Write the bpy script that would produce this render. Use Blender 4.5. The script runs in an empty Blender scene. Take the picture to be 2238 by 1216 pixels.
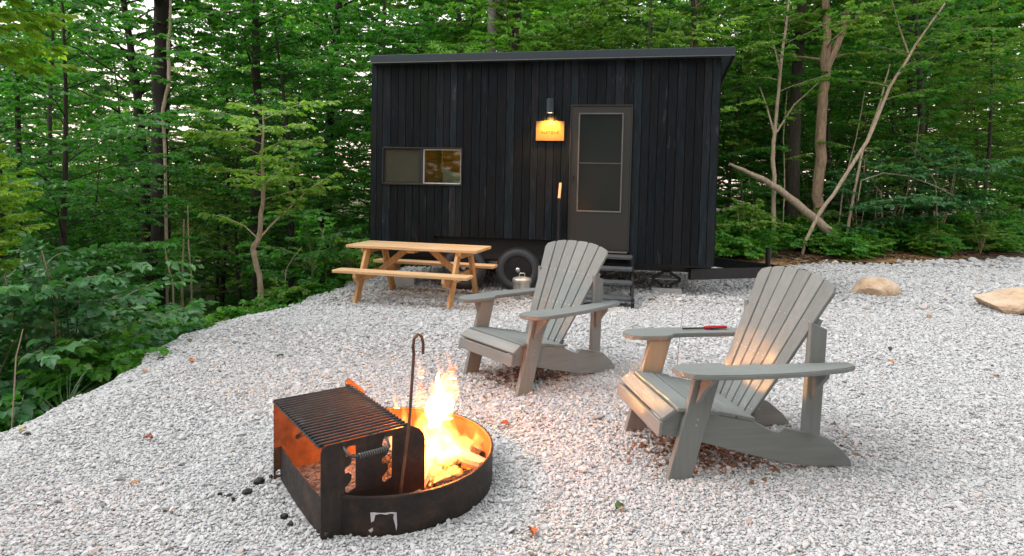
import bpy, bmesh, math, random
import numpy as np
from math import sin, cos, pi, radians, sqrt
from mathutils import Vector, Matrix

# ------------------------------------------------------------------ camera, sky, sun, exposure
SC = bpy.context.scene
COL = SC.collection
F_PX, CAM_H, PITCH, ROLL, CXP, CYP = 1350.0, 1.5, radians(3.0), radians(1.2), 1119.0, 474.0
CAM_M = Matrix.Rotation(pi/2-PITCH, 3, 'X') @ Matrix.Rotation(ROLL, 3, 'Z')
cam_data = bpy.data.cameras.new('camera')
cam_data.sensor_width = 36.0
cam_data.lens = 36.0*F_PX/2238.0
cam_data.shift_y = -134.0/2238.0
cam_data.clip_start = 0.05
cam_data.clip_end = 3000.0
cam = bpy.data.objects.new('camera', cam_data)
COL.objects.link(cam)
cam.matrix_world = Matrix.Translation((0, 0, CAM_H)) @ CAM_M.to_4x4()
SC.camera = cam

SUN_EL, SUN_AZ = radians(52), radians(-95)      # azimuth from +Y towards +X; the sun stands to the left
world = bpy.data.worlds.new('World')
SC.world = world
world.use_nodes = True
wn, wl = world.node_tree.nodes, world.node_tree.links
wn.clear()
w_out = wn.new('ShaderNodeOutputWorld'); w_bg = wn.new('ShaderNodeBackground')
w_sky = wn.new('ShaderNodeTexSky'); w_sky.sky_type = 'NISHITA'; w_sky.sun_disc = False
w_sky.sun_elevation = SUN_EL; w_sky.sun_rotation = SUN_AZ; w_sky.dust_density = 3.0
w_tc = wn.new('ShaderNodeTexCoord'); w_noise = wn.new('ShaderNodeTexNoise')
w_noise.inputs['Scale'].default_value = 2.2; w_noise.inputs['Detail'].default_value = 6
w_ramp = wn.new('ShaderNodeValToRGB')
w_ramp.color_ramp.elements[0].position = 0.30; w_ramp.color_ramp.elements[0].color = (0.80, 0.80, 0.80, 1)
w_ramp.color_ramp.elements[1].position = 0.65; w_ramp.color_ramp.elements[1].color = (0.97, 0.97, 0.97, 1)
w_mix = wn.new('ShaderNodeMixRGB')
w_sep = wn.new('ShaderNodeSeparateXYZ'); w_r2 = wn.new('ShaderNodeValToRGB')
wl.new(w_tc.outputs['Generated'], w_sep.inputs[0]); wl.new(w_sep.outputs['Z'], w_r2.inputs['Fac'])
w_r2.color_ramp.elements[0].position = 0.0; w_r2.color_ramp.elements[0].color = (1.0, 0.74, 0.62, 1)
w_r2.color_ramp.elements[1].position = 0.35; w_r2.color_ramp.elements[1].color = (0.94, 0.94, 0.97, 1)
w_sc = wn.new('ShaderNodeVectorMath'); w_sc.operation = 'SCALE'; w_sc.inputs['Scale'].default_value = 11.6
wl.new(w_r2.outputs['Color'], w_sc.inputs[0]); wl.new(w_sc.outputs[0], w_mix.inputs['Color2'])
wl.new(w_tc.outputs['Generated'], w_noise.inputs['Vector'])
wl.new(w_noise.outputs['Fac'], w_ramp.inputs['Fac'])
wl.new(w_ramp.outputs['Color'], w_mix.inputs['Fac'])
wl.new(w_sky.outputs['Color'], w_mix.inputs['Color1'])
wl.new(w_mix.outputs['Color'], w_bg.inputs['Color'])
w_bg.inputs['Strength'].default_value = 0.12
wl.new(w_bg.outputs['Background'], w_out.inputs['Surface'])

sun_d = bpy.data.lights.new('sun', 'SUN')
sun_d.energy = 1.5; sun_d.angle = radians(38); sun_d.color = (1.0, 0.97, 0.93)
sun = bpy.data.objects.new('sun', sun_d); COL.objects.link(sun)
sdir = Vector((sin(SUN_AZ)*cos(SUN_EL), cos(SUN_AZ)*cos(SUN_EL), sin(SUN_EL)))
sun.rotation_euler = sdir.to_track_quat('Z', 'Y').to_euler()
sun.location = (0, 0, 12)

SC.view_settings.view_transform = 'Standard'
SC.view_settings.look = 'None'
SC.view_settings.gamma = 1.0
SC.view_settings.use_curve_mapping = False
SC.view_settings.exposure = 0.68
SC.render.engine = 'CYCLES'
SC.cycles.max_bounces = 8; SC.cycles.diffuse_bounces = 5; SC.cycles.glossy_bounces = 3
SC.cycles.transmission_bounces = 5; SC.cycles.transparent_max_bounces = 12
SC.cycles.use_denoising = True
SC.cycles.sample_clamp_indirect = 6.0
SC.cycles.volume_step_rate = 0.5; SC.cycles.volume_max_steps = 64

# ------------------------------------------------------------------ helpers
def pxray(x, y):
    return CAM_M @ Vector(((x-CXP)/F_PX, -(y-CYP)/F_PX, -1.0))
def at_y(x, y, Y):
    """point of the place seen at photo pixel x, y at distance Y in front of the camera"""
    d = pxray(x, y); t = Y/d.y
    return Vector((d.x*t, Y, CAM_H+d.z*t))

def tag(o, label=None, cat=None, group=None, kind=None):
    if label: o['label'] = label
    if cat: o['category'] = cat
    if group: o['group'] = group
    if kind: o['kind'] = kind
    return o
def empty(name, loc, rz=0.0, scale=1.0):
    o = bpy.data.objects.new(name, None); COL.objects.link(o)
    o.location = loc; o.rotation_euler = (0, 0, rz); o.scale = (scale,)*3
    o.empty_display_size = 0.1
    return o
def link_mesh(name, me, parent=None, loc=(0, 0, 0), rot=(0, 0, 0)):
    o = bpy.data.objects.new(name, me); COL.objects.link(o)
    o.location = loc; o.rotation_euler = rot
    if parent: o.parent = parent
    return o
def copy_tree(o, parent=None):
    c = o.copy(); COL.objects.link(c)
    if parent: c.parent = parent
    for ch in [k for k in list(COL.objects) if k.parent == o]:
        copy_tree(ch, c)
    return c

class MB:
    """collects simple shapes that become ONE mesh object"""
    def __init__(s): s.v = []; s.f = []
    def add(s, vs, fs):
        b = len(s.v); s.v += [tuple(p) for p in vs]; s.f += [tuple(b+i for i in f) for f in fs]
        return s
    def box(s, lo, hi, rot=None, piv=None):
        x0, y0, z0 = lo; x1, y1, z1 = hi
        vs = [Vector(p) for p in ((x0,y0,z0),(x1,y0,z0),(x1,y1,z0),(x0,y1,z0),(x0,y0,z1),(x1,y0,z1),(x1,y1,z1),(x0,y1,z1))]
        if rot is not None:
            c = Vector(piv) if piv is not None else (Vector(lo)+Vector(hi))/2
            vs = [c+rot@(p-c) for p in vs]
        return s.add(vs, [(0,3,2,1),(4,5,6,7),(0,1,5,4),(1,2,6,5),(2,3,7,6),(3,0,4,7)])
    def beam(s, a, b, w, h, up=(0, 0, 1)):
        """square bar from a to b, width w across, height h along up"""
        a, b = Vector(a), Vector(b); d = (b-a).normalized(); r = d.cross(Vector(up)).normalized(); q = r.cross(d)
        vs = [p+r*(sx*w/2)+q*(sz*h/2) for p in (a, b) for sx, sz in ((-1,-1),(1,-1),(1,1),(-1,1))]
        return s.add(vs, [(3,2,1,0),(4,5,6,7),(0,1,5,4),(1,2,6,5),(2,3,7,6),(3,0,4,7)])
    def poly(s, pts, frame, t0, t1):
        """outline pts (a, b) extruded from t0 to t1; frame(a, b, t) -> point"""
        n = len(pts)
        vs = [frame(a, b, t0) for a, b in pts]+[frame(a, b, t1) for a, b in pts]
        fs = [tuple(range(n-1, -1, -1)), tuple(range(n, 2*n))]+[(i, (i+1) % n, n+(i+1) % n, n+i) for i in range(n)]
        return s.add(vs, fs)
    def tube(s, pts, rad, n=8, cap=True):
        pts = [Vector(p) for p in pts]
        if not hasattr(rad, '__len__'): rad = [rad]*len(pts)
        b = len(s.v); ref = None
        for i, p in enumerate(pts):
            d = (pts[min(i+1, len(pts)-1)]-pts[max(i-1, 0)])
            d = d.normalized() if d.length > 1e-9 else Vector((0, 0, 1))
            if ref is None: ref = d.orthogonal().normalized()
            ref = (ref-d*ref.dot(d)); ref = ref.normalized() if ref.length > 1e-6 else d.orthogonal().normalized()
            q = d.cross(ref)
            for k in range(n):
                a = 2*pi*k/n; s.v.append(tuple(p+(ref*cos(a)+q*sin(a))*rad[i]))
        for i in range(len(pts)-1):
            for k in range(n):
                s.f.append((b+i*n+k, b+i*n+(k+1) % n, b+(i+1)*n+(k+1) % n, b+(i+1)*n+k))
        if cap:
            s.f.append(tuple(b+k for k in range(n-1, -1, -1))); e = b+(len(pts)-1)*n
            s.f.append(tuple(e+k for k in range(n)))
        return s
    def lathe(s, prof, c=(0, 0, 0), n=24, axis='Z', closed=False):
        b = len(s.v); c = Vector(c)
        for r, h in prof:
            for k in range(n):
                a = 2*pi*k/n
                p = Vector((r*cos(a), r*sin(a), h)) if axis == 'Z' else Vector((r*cos(a), h, r*sin(a)))
                s.v.append(tuple(c+p))
        m = len(prof)
        for i in range(m-1 if not closed else m):
            j = (i+1) % m
            for k in range(n):
                s.f.append((b+i*n+k, b+i*n+(k+1) % n, b+j*n+(k+1) % n, b+j*n+k))
        if not closed:
            if prof[0][0] > 1e-5: s.f.append(tuple(b+k for k in range(n-1, -1, -1)))
            if prof[-1][0] > 1e-5: s.f.append(tuple(b+(m-1)*n+k for k in range(n)))
        return s
    def build(s, name, mat, parent=None, bevel=0.0, smooth=False, loc=(0, 0, 0), rot=(0, 0, 0), seg=1):
        me = bpy.data.meshes.new(name); me.from_pydata(s.v, [], s.f)
        bm = bmesh.new(); bm.from_mesh(me)
        bmesh.ops.recalc_face_normals(bm, faces=bm.faces)
        if bevel > 0:
            es = [e for e in bm.edges if len(e.link_faces) == 2 and e.calc_face_angle(0) > 0.5]
            bmesh.ops.bevel(bm, geom=es, offset=bevel, segments=seg, affect='EDGES', clamp_overlap=True)
        bm.to_mesh(me); bm.free()
        if smooth:
            me.polygons.foreach_set('use_smooth', [True]*len(me.polygons))
            try: me.set_sharp_from_angle(angle=radians(40))
            except Exception: pass
        me.materials.append(mat)
        return link_mesh(name, me, parent, loc, rot)

def fill_outline(outer, holes):
    """flat sheet with real holes, as (verts2d, faces)"""
    cu = bpy.data.curves.new('tmp', 'CURVE'); cu.dimensions = '2D'; cu.fill_mode = 'BOTH'
    for ring in [outer]+holes:
        sp = cu.splines.new('POLY'); sp.points.add(len(ring)-1); sp.use_cyclic_u = True
        for i, (a, b) in enumerate(ring): sp.points[i].co = (a, b, 0, 1)
    ob = bpy.data.objects.new('tmp', cu)
    me = bpy.data.meshes.new_from_object(ob)
    vs = [(v.co.x, v.co.y) for v in me.vertices]; fs = [tuple(p.vertices) for p in me.polygons]
    bpy.data.objects.remove(ob); bpy.data.curves.remove(cu); bpy.data.meshes.remove(me)
    return vs, fs

def plate(outer, holes, frame, t0, t1):
    vs2, fs = fill_outline(outer, holes)
    mb = MB()
    mb.add([frame(a, b, t0) for a, b in vs2], fs)
    mb.add([frame(a, b, t1) for a, b in vs2], fs)
    for ring in [outer]+holes:
        n = len(ring)
        mb.add([frame(a, b, t0) for a, b in ring]+[frame(a, b, t1) for a, b in ring],
               [(i, (i+1) % n, n+(i+1) % n, n+i) for i in range(n)])
    return mb

# ------------------------------------------------------------------ materials
def new_mat(name):
    m = bpy.data.materials.new(name); m.use_nodes = True
    nt = m.node_tree; b = nt.nodes['Principled BSDF']
    return m, nt, b
def N(nt, t, **kw):
    n = nt.nodes.new('ShaderNode'+t)
    for k, v in kw.items(): setattr(n, k, v)
    return n
def ramp(nt, stops, fac):
    r = N(nt, 'ValToRGB'); e = r.color_ramp.elements
    while len(e) < len(stops): e.new(0.5)
    for i, (p, c) in enumerate(stops):
        e[i].position = p; e[i].color = (*c, 1)
    nt.links.new(fac, r.inputs['Fac']); return r.outputs['Color']
def noise(nt, scale, detail=4, rough=0.6, vec=None, stretch=None, coord='Object'):
    tc = N(nt, 'TexCoord'); src = tc.outputs[coord] if vec is None else vec
    if stretch:
        mp = N(nt, 'Mapping'); mp.inputs['Scale'].default_value = stretch
        nt.links.new(src, mp.inputs['Vector']); src = mp.outputs['Vector']
    n = N(nt, 'TexNoise'); n.inputs['Scale'].default_value = scale
    n.inputs['Detail'].default_value = detail; n.inputs['Roughness'].default_value = rough
    nt.links.new(src, n.inputs['Vector']); return n.outputs['Fac']
def bump(nt, b, h, strength=0.3, dist=0.01):
    bp = N(nt, 'Bump'); bp.inputs['Strength'].default_value = strength; bp.inputs['Distance'].default_value = dist
    nt.links.new(h, bp.inputs['Height']); nt.links.new(bp.outputs['Normal'], b.inputs['Normal'])
def math_(nt, op, a, b=None):
    n = N(nt, 'Math', operation=op)
    for i, v in enumerate((a, b)):
        if v is None: continue
        if isinstance(v, (int, float)): n.inputs[i].default_value = v
        else: nt.links.new(v, n.inputs[i])
    return n.outputs[0]
def mixc(nt, fac, a, b, mode='MIX'):
    n = N(nt, 'MixRGB', blend_type=mode)
    for i, v in ((0, fac), (1, a), (2, b)):
        if isinstance(v, (int, float)): n.inputs[i].default_value = v
        elif isinstance(v, tuple): n.inputs[i].default_value = (*v, 1)
        else: nt.links.new(v, n.inputs[i])
    return n.outputs[0]
def simple(name, c, rough=0.6, metal=0.0, var=0.25, scale=20, bmp=0.15, stretch=None, dist=0.003, rnd=0.0):
    m, nt, b = new_mat(name)
    n = noise(nt, scale, 5, 0.65, stretch=stretch)
    lo = tuple(x*(1-var) for x in c); hi = tuple(min(1, x*(1+var)) for x in c)
    colr = ramp(nt, [(0.3, lo), (0.7, hi)], n)
    if rnd:
        oi = N(nt, 'ObjectInfo')
        k = math_(nt, 'ADD', math_(nt, 'MULTIPLY', oi.outputs['Random'], rnd*2), 1-rnd)
        cb = N(nt, 'CombineXYZ')
        for i in range(3): nt.links.new(k, cb.inputs[i])
        colr = mixc(nt, 1.0, colr, cb.outputs[0], 'MULTIPLY')
    nt.links.new(colr, b.inputs['Base Color'])
    b.inputs['Roughness'].default_value = rough; b.inputs['Metallic'].default_value = metal
    bump(nt, b, n, bmp, dist)
    return m
def wood(name, dark, light, rough=0.7, axis=0, scale=1.0, rnd=0.12, knots=True, bmp=0.25):
    """grain runs along local axis"""
    m, nt, b = new_mat(name)
    st = [14*scale]*3; st[axis] = 0.9*scale
    oi = N(nt, 'ObjectInfo'); tc = N(nt, 'TexCoord')
    off = N(nt, 'VectorMath', operation='ADD'); sc = N(nt, 'VectorMath', operation='SCALE')
    cmb = N(nt, 'CombineXYZ')
    for i in range(3): nt.links.new(oi.outputs['Random'], cmb.inputs[i])
    nt.links.new(cmb.outputs[0], sc.inputs[0]); sc.inputs['Scale'].default_value = 37.0
    nt.links.new(tc.outputs['Object'], off.inputs[0]); nt.links.new(sc.outputs[0], off.inputs[1])
    g = noise(nt, 3.0, 6, 0.65, vec=off.outputs[0], stretch=tuple(st))
    big = noise(nt, 1.5, 3, 0.5, vec=off.outputs[0])
    f = math_(nt, 'ADD', math_(nt, 'MULTIPLY', g, 0.75), math_(nt, 'MULTIPLY', big, 0.25))
    colr = ramp(nt, [(0.32, dark), (0.66, light)], f)
    if knots:
        vo = N(nt, 'TexVoronoi'); mp = N(nt, 'Mapping'); ks = [5.0]*3; ks[axis] = 1.6
        mp.inputs['Scale'].default_value = ks; nt.links.new(off.outputs[0], mp.inputs['Vector'])
        nt.links.new(mp.outputs[0], vo.inputs['Vector']); vo.inputs['Scale'].default_value = 1.0
        kf = ramp(nt, [(0.05, (1, 1, 1)), (0.13, (0, 0, 0))], vo.outputs['Distance'])
        colr = mixc(nt, kf, colr, tuple(x*0.45 for x in dark))
    k = math_(nt, 'ADD', math_(nt, 'MULTIPLY', oi.outputs['Random'], rnd*2), 1-rnd)
    cb = N(nt, 'CombineXYZ')
    for i in range(3): nt.links.new(k, cb.inputs[i])
    colr = mixc(nt, 1.0, colr, cb.outputs[0], 'MULTIPLY')
    nt.links.new(colr, b.inputs['Base Color']); b.inputs['Roughness'].default_value = rough
    bump(nt, b, g, bmp, 0.003)
    return m

def leaf_mat(name, dark, mid, light, trans=0.35, rough=0.42):
    m, nt, b = new_mat(name)
    at = N(nt, 'Attribute', attribute_name='tone'); oi = N(nt, 'ObjectInfo')
    t = math_(nt, 'ADD', math_(nt, 'MULTIPLY', at.outputs['Fac'], 0.8), math_(nt, 'MULTIPLY', oi.outputs['Random'], 0.25))
    c = ramp(nt, [(0.1, dark), (0.55, mid), (0.98, light)], t)
    nt.links.new(c, b.inputs['Base Color']); b.inputs['Roughness'].default_value = rough
    b.inputs['Specular IOR Level'].default_value = 0.45
    tr = N(nt, 'BsdfTranslucent'); mx = N(nt, 'MixShader'); mx.inputs[0].default_value = trans
    ct = mixc(nt, 1.0, c, (1.30, 1.60, 0.6), 'MULTIPLY')
    nt.links.new(ct, tr.inputs['Color'])
    nt.links.new(b.outputs[0], mx.inputs[1]); nt.links.new(tr.outputs[0], mx.inputs[2])
    nt.links.new(mx.outputs[0], nt.nodes['Material Output'].inputs['Surface'])
    return m

LEAF_DEEP = leaf_mat('leaf_deep_green', (0.024, 0.100, 0.018), (0.062, 0.215, 0.034), (0.160, 0.360, 0.060), trans=0.5)
LEAF_MID = leaf_mat('leaf_mid_green', (0.042, 0.125, 0.018), (0.105, 0.250, 0.034), (0.220, 0.390, 0.066), trans=0.5)
LEAF_PALE = leaf_mat('leaf_pale_green', (0.065, 0.135, 0.022), (0.160, 0.280, 0.045), (0.290, 0.430, 0.090), trans=0.45)
LEAF_YELLOW = leaf_mat('leaf_yellow_green', (0.100, 0.200, 0.016), (0.230, 0.370, 0.035), (0.400, 0.540, 0.070), trans=0.5)
LEAF_BLUISH = leaf_mat('leaf_bluish_green', (0.022, 0.095, 0.030), (0.060, 0.190, 0.062), (0.140, 0.300, 0.120), trans=0.3)
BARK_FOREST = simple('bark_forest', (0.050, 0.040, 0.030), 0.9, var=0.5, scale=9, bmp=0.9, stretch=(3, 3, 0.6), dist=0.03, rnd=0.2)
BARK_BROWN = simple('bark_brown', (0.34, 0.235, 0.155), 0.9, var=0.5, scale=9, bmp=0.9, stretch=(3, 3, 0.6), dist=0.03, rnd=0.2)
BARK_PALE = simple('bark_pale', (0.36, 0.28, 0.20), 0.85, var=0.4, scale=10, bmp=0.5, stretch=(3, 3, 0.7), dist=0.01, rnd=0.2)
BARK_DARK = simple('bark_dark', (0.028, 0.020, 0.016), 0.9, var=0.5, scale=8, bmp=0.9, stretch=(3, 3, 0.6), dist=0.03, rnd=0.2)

# ------------------------------------------------------------------ terrain
def interp(x, xs, ys): return float(np.interp(x, xs, ys))
EY = np.array([-6, 3.0, 3.74, 4.18, 5.21, 6.45, 7.34, 8.3, 9.0, 9.86, 11.2])
EX = np.array([-3.6, -3.16, -3.13, -3.03, -3.18, -3.3, -3.15, -2.88, -2.72, -2.64, -2.4])
BX = np.array([-2.4, 0, 2, 4.78, 6.82, 8.65, 12.17, 16, 24])
BY = np.array([11.2, 11.7, 11.9, 12.04, 12.5, 13.1, 14.5, 16, 18.5])
def edge_x(y): return np.interp(y, EY, EX)+0.05*np.sin(y*4.1)+0.03*np.sin(y*9.7+1)
def back_y(x): return np.interp(x, BX, BY)+0.10*np.sin(x*2.3)+0.06*np.sin(x*6.1)
def outside(x, y):
    """metres outside the gravel (negative on it): left side, back side"""
    return edge_x(y)-x, y-back_y(x)
def sstep(a, b, x):
    t = np.clip((x-a)/(b-a), 0, 1); return t*t*(3-2*t)
def pad_h(x, y):
    dip = -0.08*sstep(6.0, 8.0, y)*(1-sstep(-0.6, 1.6, x))
    und = 0.012*np.sin(x*2.1+y*1.3)*np.sin(y*1.7-x*0.6)*sstep(4.0, 6.0, y)
    el = edge_x(y)-x
    return dip+und-0.10*sstep(-0.5, 0.0, el)
def ground_h(x, y):
    x = np.asarray(x, float); y = np.asarray(y, float)
    dl, db = outside(x, y)
    h = pad_h(x, y)
    left = np.maximum(dl, 0)
    drop = -(1.20*np.minimum(left, 1.2)+0.42*np.clip(left-1.2, 0, 7)+0.06*np.maximum(left-8.2, 0))
    back = np.maximum(db, 0)
    wl_ = 1-sstep(-1.5, 3.5, x)
    bl = -(0.40*np.minimum(back, 8)+0.05*np.maximum(back-8, 0))*wl_+(0.10*np.minimum(back, 4)-0.02*np.maximum(back-6, 0))*(1-wl_)
    both = np.where((dl > 0) & (db > 0), np.minimum(drop, bl), np.where(dl > 0, drop, bl))
    rough_ = 0.07*np.sin(x*1.9+0.5*y)*np.sin(y*1.3)*sstep(0.2, 1.5, np.maximum(dl, db))
    far = np.sqrt(x*x+y*y)
    out = np.where((dl > 0) | (db > 0), both, 0)
    out = np.maximum(out, -7.0)
    return h+out+rough_

def grid_mesh(name, xs, ys, zfun, mat, keep=None, kind='structure', label=None):
    X, Y = np.meshgrid(xs, ys); Z = zfun(X, Y)
    V = np.stack([X.ravel(), Y.ravel(), Z.ravel()], 1)
    nx, ny = len(xs), len(ys)
    i, j = np.meshgrid(np.arange(nx-1), np.arange(ny-1)); a = (j*nx+i).ravel()
    Q = np.stack([a, a+1, a+1+nx, a+nx], 1)
    if keep is not None:
        c = V[Q].mean(1); Q = Q[keep(c[:, 0], c[:, 1])]
        used, inv = np.unique(Q, return_inverse=True); V = V[used]; Q = inv.reshape(-1, 4)
    me = bpy.data.meshes.new(name); me.from_pydata(V.tolist(), [], Q.tolist())
    me.polygons.foreach_set('use_smooth', [True]*len(me.polygons))
    me.materials.append(mat)
    o = link_mesh(name, me); o['kind'] = kind
    if label: o['label'] = label
    return o

soil, nt, b = new_mat('forest_soil')
n1 = noise(nt, 3.0, 6, 0.7); n2 = noise(nt, 25, 4, 0.7)
c1 = ramp(nt, [(0.30, (0.018, 0.016, 0.009)), (0.52, (0.045, 0.030, 0.017)), (0.70, (0.10, 0.062, 0.034))], n1)
c1 = mixc(nt, ramp(nt, [(0.52, (0, 0, 0)), (0.66, (0.8, 0.8, 0.8))], n2), c1, (0.17, 0.10, 0.05))
nt.links.new(c1, b.inputs['Base Color']); b.inputs['Roughness'].default_value = 0.95
bump(nt, b, n2, 0.8, 0.04)
gxs = np.concatenate([-np.geomspace(400, 14, 22), np.arange(-13, 17, 0.22), np.geomspace(17, 400, 22)])
gys = np.concatenate([-np.geomspace(300, 7, 14), np.arange(-6.5, 24, 0.22), np.geomspace(24.5, 700, 24)])
grid_mesh('forest_floor', gxs, gys, lambda x, y: ground_h(x, y)-0.05*(1-sstep(-0.12, 0.05, np.maximum(*outside(x, y)))), soil)

gr, nt, b = new_mat('gravel_base')
vo = N(nt, 'TexVoronoi'); vo.inputs['Scale'].default_value = 48; tc = N(nt, 'TexCoord')
nt.links.new(tc.outputs['Object'], vo.inputs['Vector'])
hs = N(nt, 'SeparateColor'); nt.links.new(vo.outputs['Color'], hs.inputs[0])
c1 = ramp(nt, [(0.0, (0.24, 0.24, 0.25)), (0.4, (0.38, 0.38, 0.39)), (1.0, (0.52, 0.52, 0.53))], hs.outputs[0])
c1 = mixc(nt, ramp(nt, [(0.35, (0, 0, 0)), (0.75, (0.5, 0.5, 0.5))], vo.outputs['Distance']), c1, (0.22, 0.22, 0.22))
nt.links.new(c1, b.inputs['Base Color']); b.inputs['Roughness'].default_value = 0.95
inv = math_(nt, 'SUBTRACT', 1.0, vo.outputs['Distance']); bump(nt, b, inv, 0.8, 0.02)
grid_mesh('gravel_ground', np.arange(-3.8, 24, 0.1), np.arange(-6, 19, 0.1), lambda x, y: pad_h(x, y)+0.0,
          gr, keep=lambda x, y: (x > edge_x(y)) & (y < back_y(x)))

# ---- loose stones: one scatter of real chips, as geometry-node instances
def attr(me, name, typ, data, key='value'):
    a = me.attributes.new(name, typ, 'POINT'); a.data.foreach_set(key, np.ascontiguousarray(data).ravel())
def gn_scatter(name, P, R, S, idx, tone, sources, mat=None, ico=2, amp=0.55):
    """sources: list of ints (seeds of a procedural chip) or objects whose mesh is instanced"""
    me = bpy.data.meshes.new(name); me.from_pydata(P.tolist(), [], [])
    attr(me, 'rot', 'FLOAT_VECTOR', R.astype('f4'), 'vector'); attr(me, 'scl', 'FLOAT_VECTOR', S.astype('f4'), 'vector')
    attr(me, 'idx', 'INT', idx.astype('i4')); attr(me, 'tone', 'FLOAT', tone.astype('f4'))
    ob = link_mesh(name, me)
    ng = bpy.data.node_groups.new(name, 'GeometryNodeTree')
    ng.interface.new_socket('Geometry', in_out='INPUT', socket_type='NodeSocketGeometry')
    ng.interface.new_socket('Geometry', in_out='OUTPUT', socket_type='NodeSocketGeometry')
    n, l = ng.nodes, ng.links
    gi, go = n.new('NodeGroupInput'), n.new('NodeGroupOutput')
    join = n.new('GeometryNodeJoinGeometry')
    for s in reversed(sources):
        if isinstance(s, int):
            sp = n.new('GeometryNodeMeshIcoSphere'); sp.inputs['Subdivisions'].default_value = ico; sp.inputs['Radius'].default_value = 1.0
            nz = n.new('ShaderNodeTexNoise'); nz.noise_dimensions = '4D'; nz.inputs['Scale'].default_value = 0.9
            nz.inputs['W'].default_value = s*7.31; nz.inputs['Detail'].default_value = 1.5
            sub = n.new('ShaderNodeVectorMath'); sub.operation = 'SUBTRACT'; sub.inputs[1].default_value = (0.5, 0.5, 0.5)
            sc = n.new('ShaderNodeVectorMath'); sc.operation = 'SCALE'; sc.inputs['Scale'].default_value = amp*3
            sp2 = n.new('GeometryNodeSetPosition'); ss = n.new('GeometryNodeSetShadeSmooth'); ss.inputs['Shade Smooth'].default_value = False
            sm = n.new('GeometryNodeSetMaterial'); sm.inputs['Material'].default_value = mat
            l.new(nz.outputs['Color'], sub.inputs[0]); l.new(sub.outputs[0], sc.inputs[0])
            l.new(sp.outputs['Mesh'], sp2.inputs['Geometry']); l.new(sc.outputs[0], sp2.inputs['Offset'])
            l.new(sp2.outputs[0], ss.inputs['Geometry']); l.new(ss.outputs[0], sm.inputs['Geometry'])
            g2 = n.new('GeometryNodeGeometryToInstance'); l.new(sm.outputs[0], g2.inputs[0]); l.new(g2.outputs[0], join.inputs[0])
        else:
            oi = n.new('GeometryNodeObjectInfo'); oi.inputs['Object'].default_value = s; oi.transform_space = 'ORIGINAL'
            g2 = n.new('GeometryNodeGeometryToInstance'); l.new(oi.outputs['Geometry'], g2.inputs[0]); l.new(g2.outputs[0], join.inputs[0])
    iop = n.new('GeometryNodeInstanceOnPoints')
    l.new(gi.outputs[0], iop.inputs['Points']); l.new(join.outputs[0], iop.inputs['Instance'])
    iop.inputs['Pick Instance'].default_value = True
    for an, ty, sock in (('rot', 'FLOAT_VECTOR', 'Rotation'), ('scl', 'FLOAT_VECTOR', 'Scale'), ('idx', 'INT', 'Instance Index')):
        na = n.new('GeometryNodeInputNamedAttribute'); na.data_type = ty; na.inputs['Name'].default_value = an
        l.new(na.outputs['Attribute'], iop.inputs[sock])
    l.new(iop.outputs[0], go.inputs[0])
    md = ob.modifiers.new('scatter', 'NODES'); md.node_group = ng
    if mat: me.materials.append(mat)
    ob['kind'] = 'stuff'
    return ob

chip, nt, b = new_mat('gravel_chip')
at = N(nt, 'Attribute', attribute_name='tone', attribute_type='INSTANCER')
c1 = ramp(nt, [(0.0, (0.20, 0.20, 0.205)), (0.05, (0.41, 0.41, 0.412)), (0.5, (0.50, 0.50, 0.502)), (0.975, (0.56, 0.56, 0.56)), (0.988, (0.46, 0.40, 0.37)), (1.0, (0.36, 0.29, 0.25))], at.outputs['Fac'])
nz = noise(nt, 2.0, 3); c1 = mixc(nt, 0.35, c1, ramp(nt, [(0.3, (0.6, 0.6, 0.6)), (0.7, (1, 1, 1))], nz), 'MULTIPLY')
nt.links.new(c1, b.inputs['Base Color']); b.inputs['Roughness'].default_value = 0.85
rng = np.random.default_rng(4)
RING_C, RING_R = (-0.60, 3.06), 0.525
def jitter(x0, x1, y0, y1, d):
    xs = np.arange(x0, x1, d); ys = np.arange(y0, y1, d); X, Y = np.meshgrid(xs, ys)
    return X.ravel()+rng.uniform(-.5, .5, X.size)*d, Y.ravel()+rng.uniform(-.5, .5, X.size)*d
def visible(x, y, pad=0.15):
    return (np.abs(x) < (np.abs(y)*0.84+pad+0.1))
Pn, Sn, tn_ = [], [], []
for (y0, y1, d, sz) in ((2.25, 3.5, 0.0118, 0.0063), (3.5, 5.2, 0.0150, 0.0077), (5.2, 7.8, 0.0210, 0.0102), (7.8, 12.5, 0.036, 0.0155), (12.5, 16.5, 0.085, 0.036)):
    xr = 0.85*y1+0.3
    x, y = jitter(-3.9, xr, y0, y1, d)
    k = visible(x, y) & (x > edge_x(y)-0.06-rng.exponential(0.09, x.size)) & (y < back_y(x)+0.05)
    lx = (x+0.768)*cos(radians(37))+(y-2.491)*sin(radians(37)); ly = -(x+0.768)*sin(radians(37))+(y-2.491)*cos(radians(37))
    k &= (np.hypot(x-RING_C[0], y-RING_C[1]) > RING_R+0.006) | ((ly > 0.012) & (ly < 0.648) & (lx < -0.015))
    wob = rng.uniform(0, 1, x.size)
    x, y = x[k], y[k]
    s = sz*np.exp(rng.normal(0, 0.33, x.size))
    z = np.where(x > edge_x(y), pad_h(x, y), ground_h(x, y))+s*rng.uniform(0.05, 0.75, x.size)
    Pn.append(np.stack([x, y, z], 1)); Sn.append(np.stack([s*rng.uniform(.8, 1.45, x.size), s*rng.uniform(.6, 1.05, x.size), s*rng.uniform(.35, .8, x.size)], 1))
    tn_.append(rng.uniform(0, 1, x.size))
P = np.concatenate(Pn); S = np.concatenate(Sn); T = np.concatenate(tn_)
R = np.stack([rng.normal(0, .35, len(P)), rng.normal(0, .35, len(P)), rng.uniform(0, 6.28, len(P))], 1)
print('gravel chips', len(P))
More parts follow.
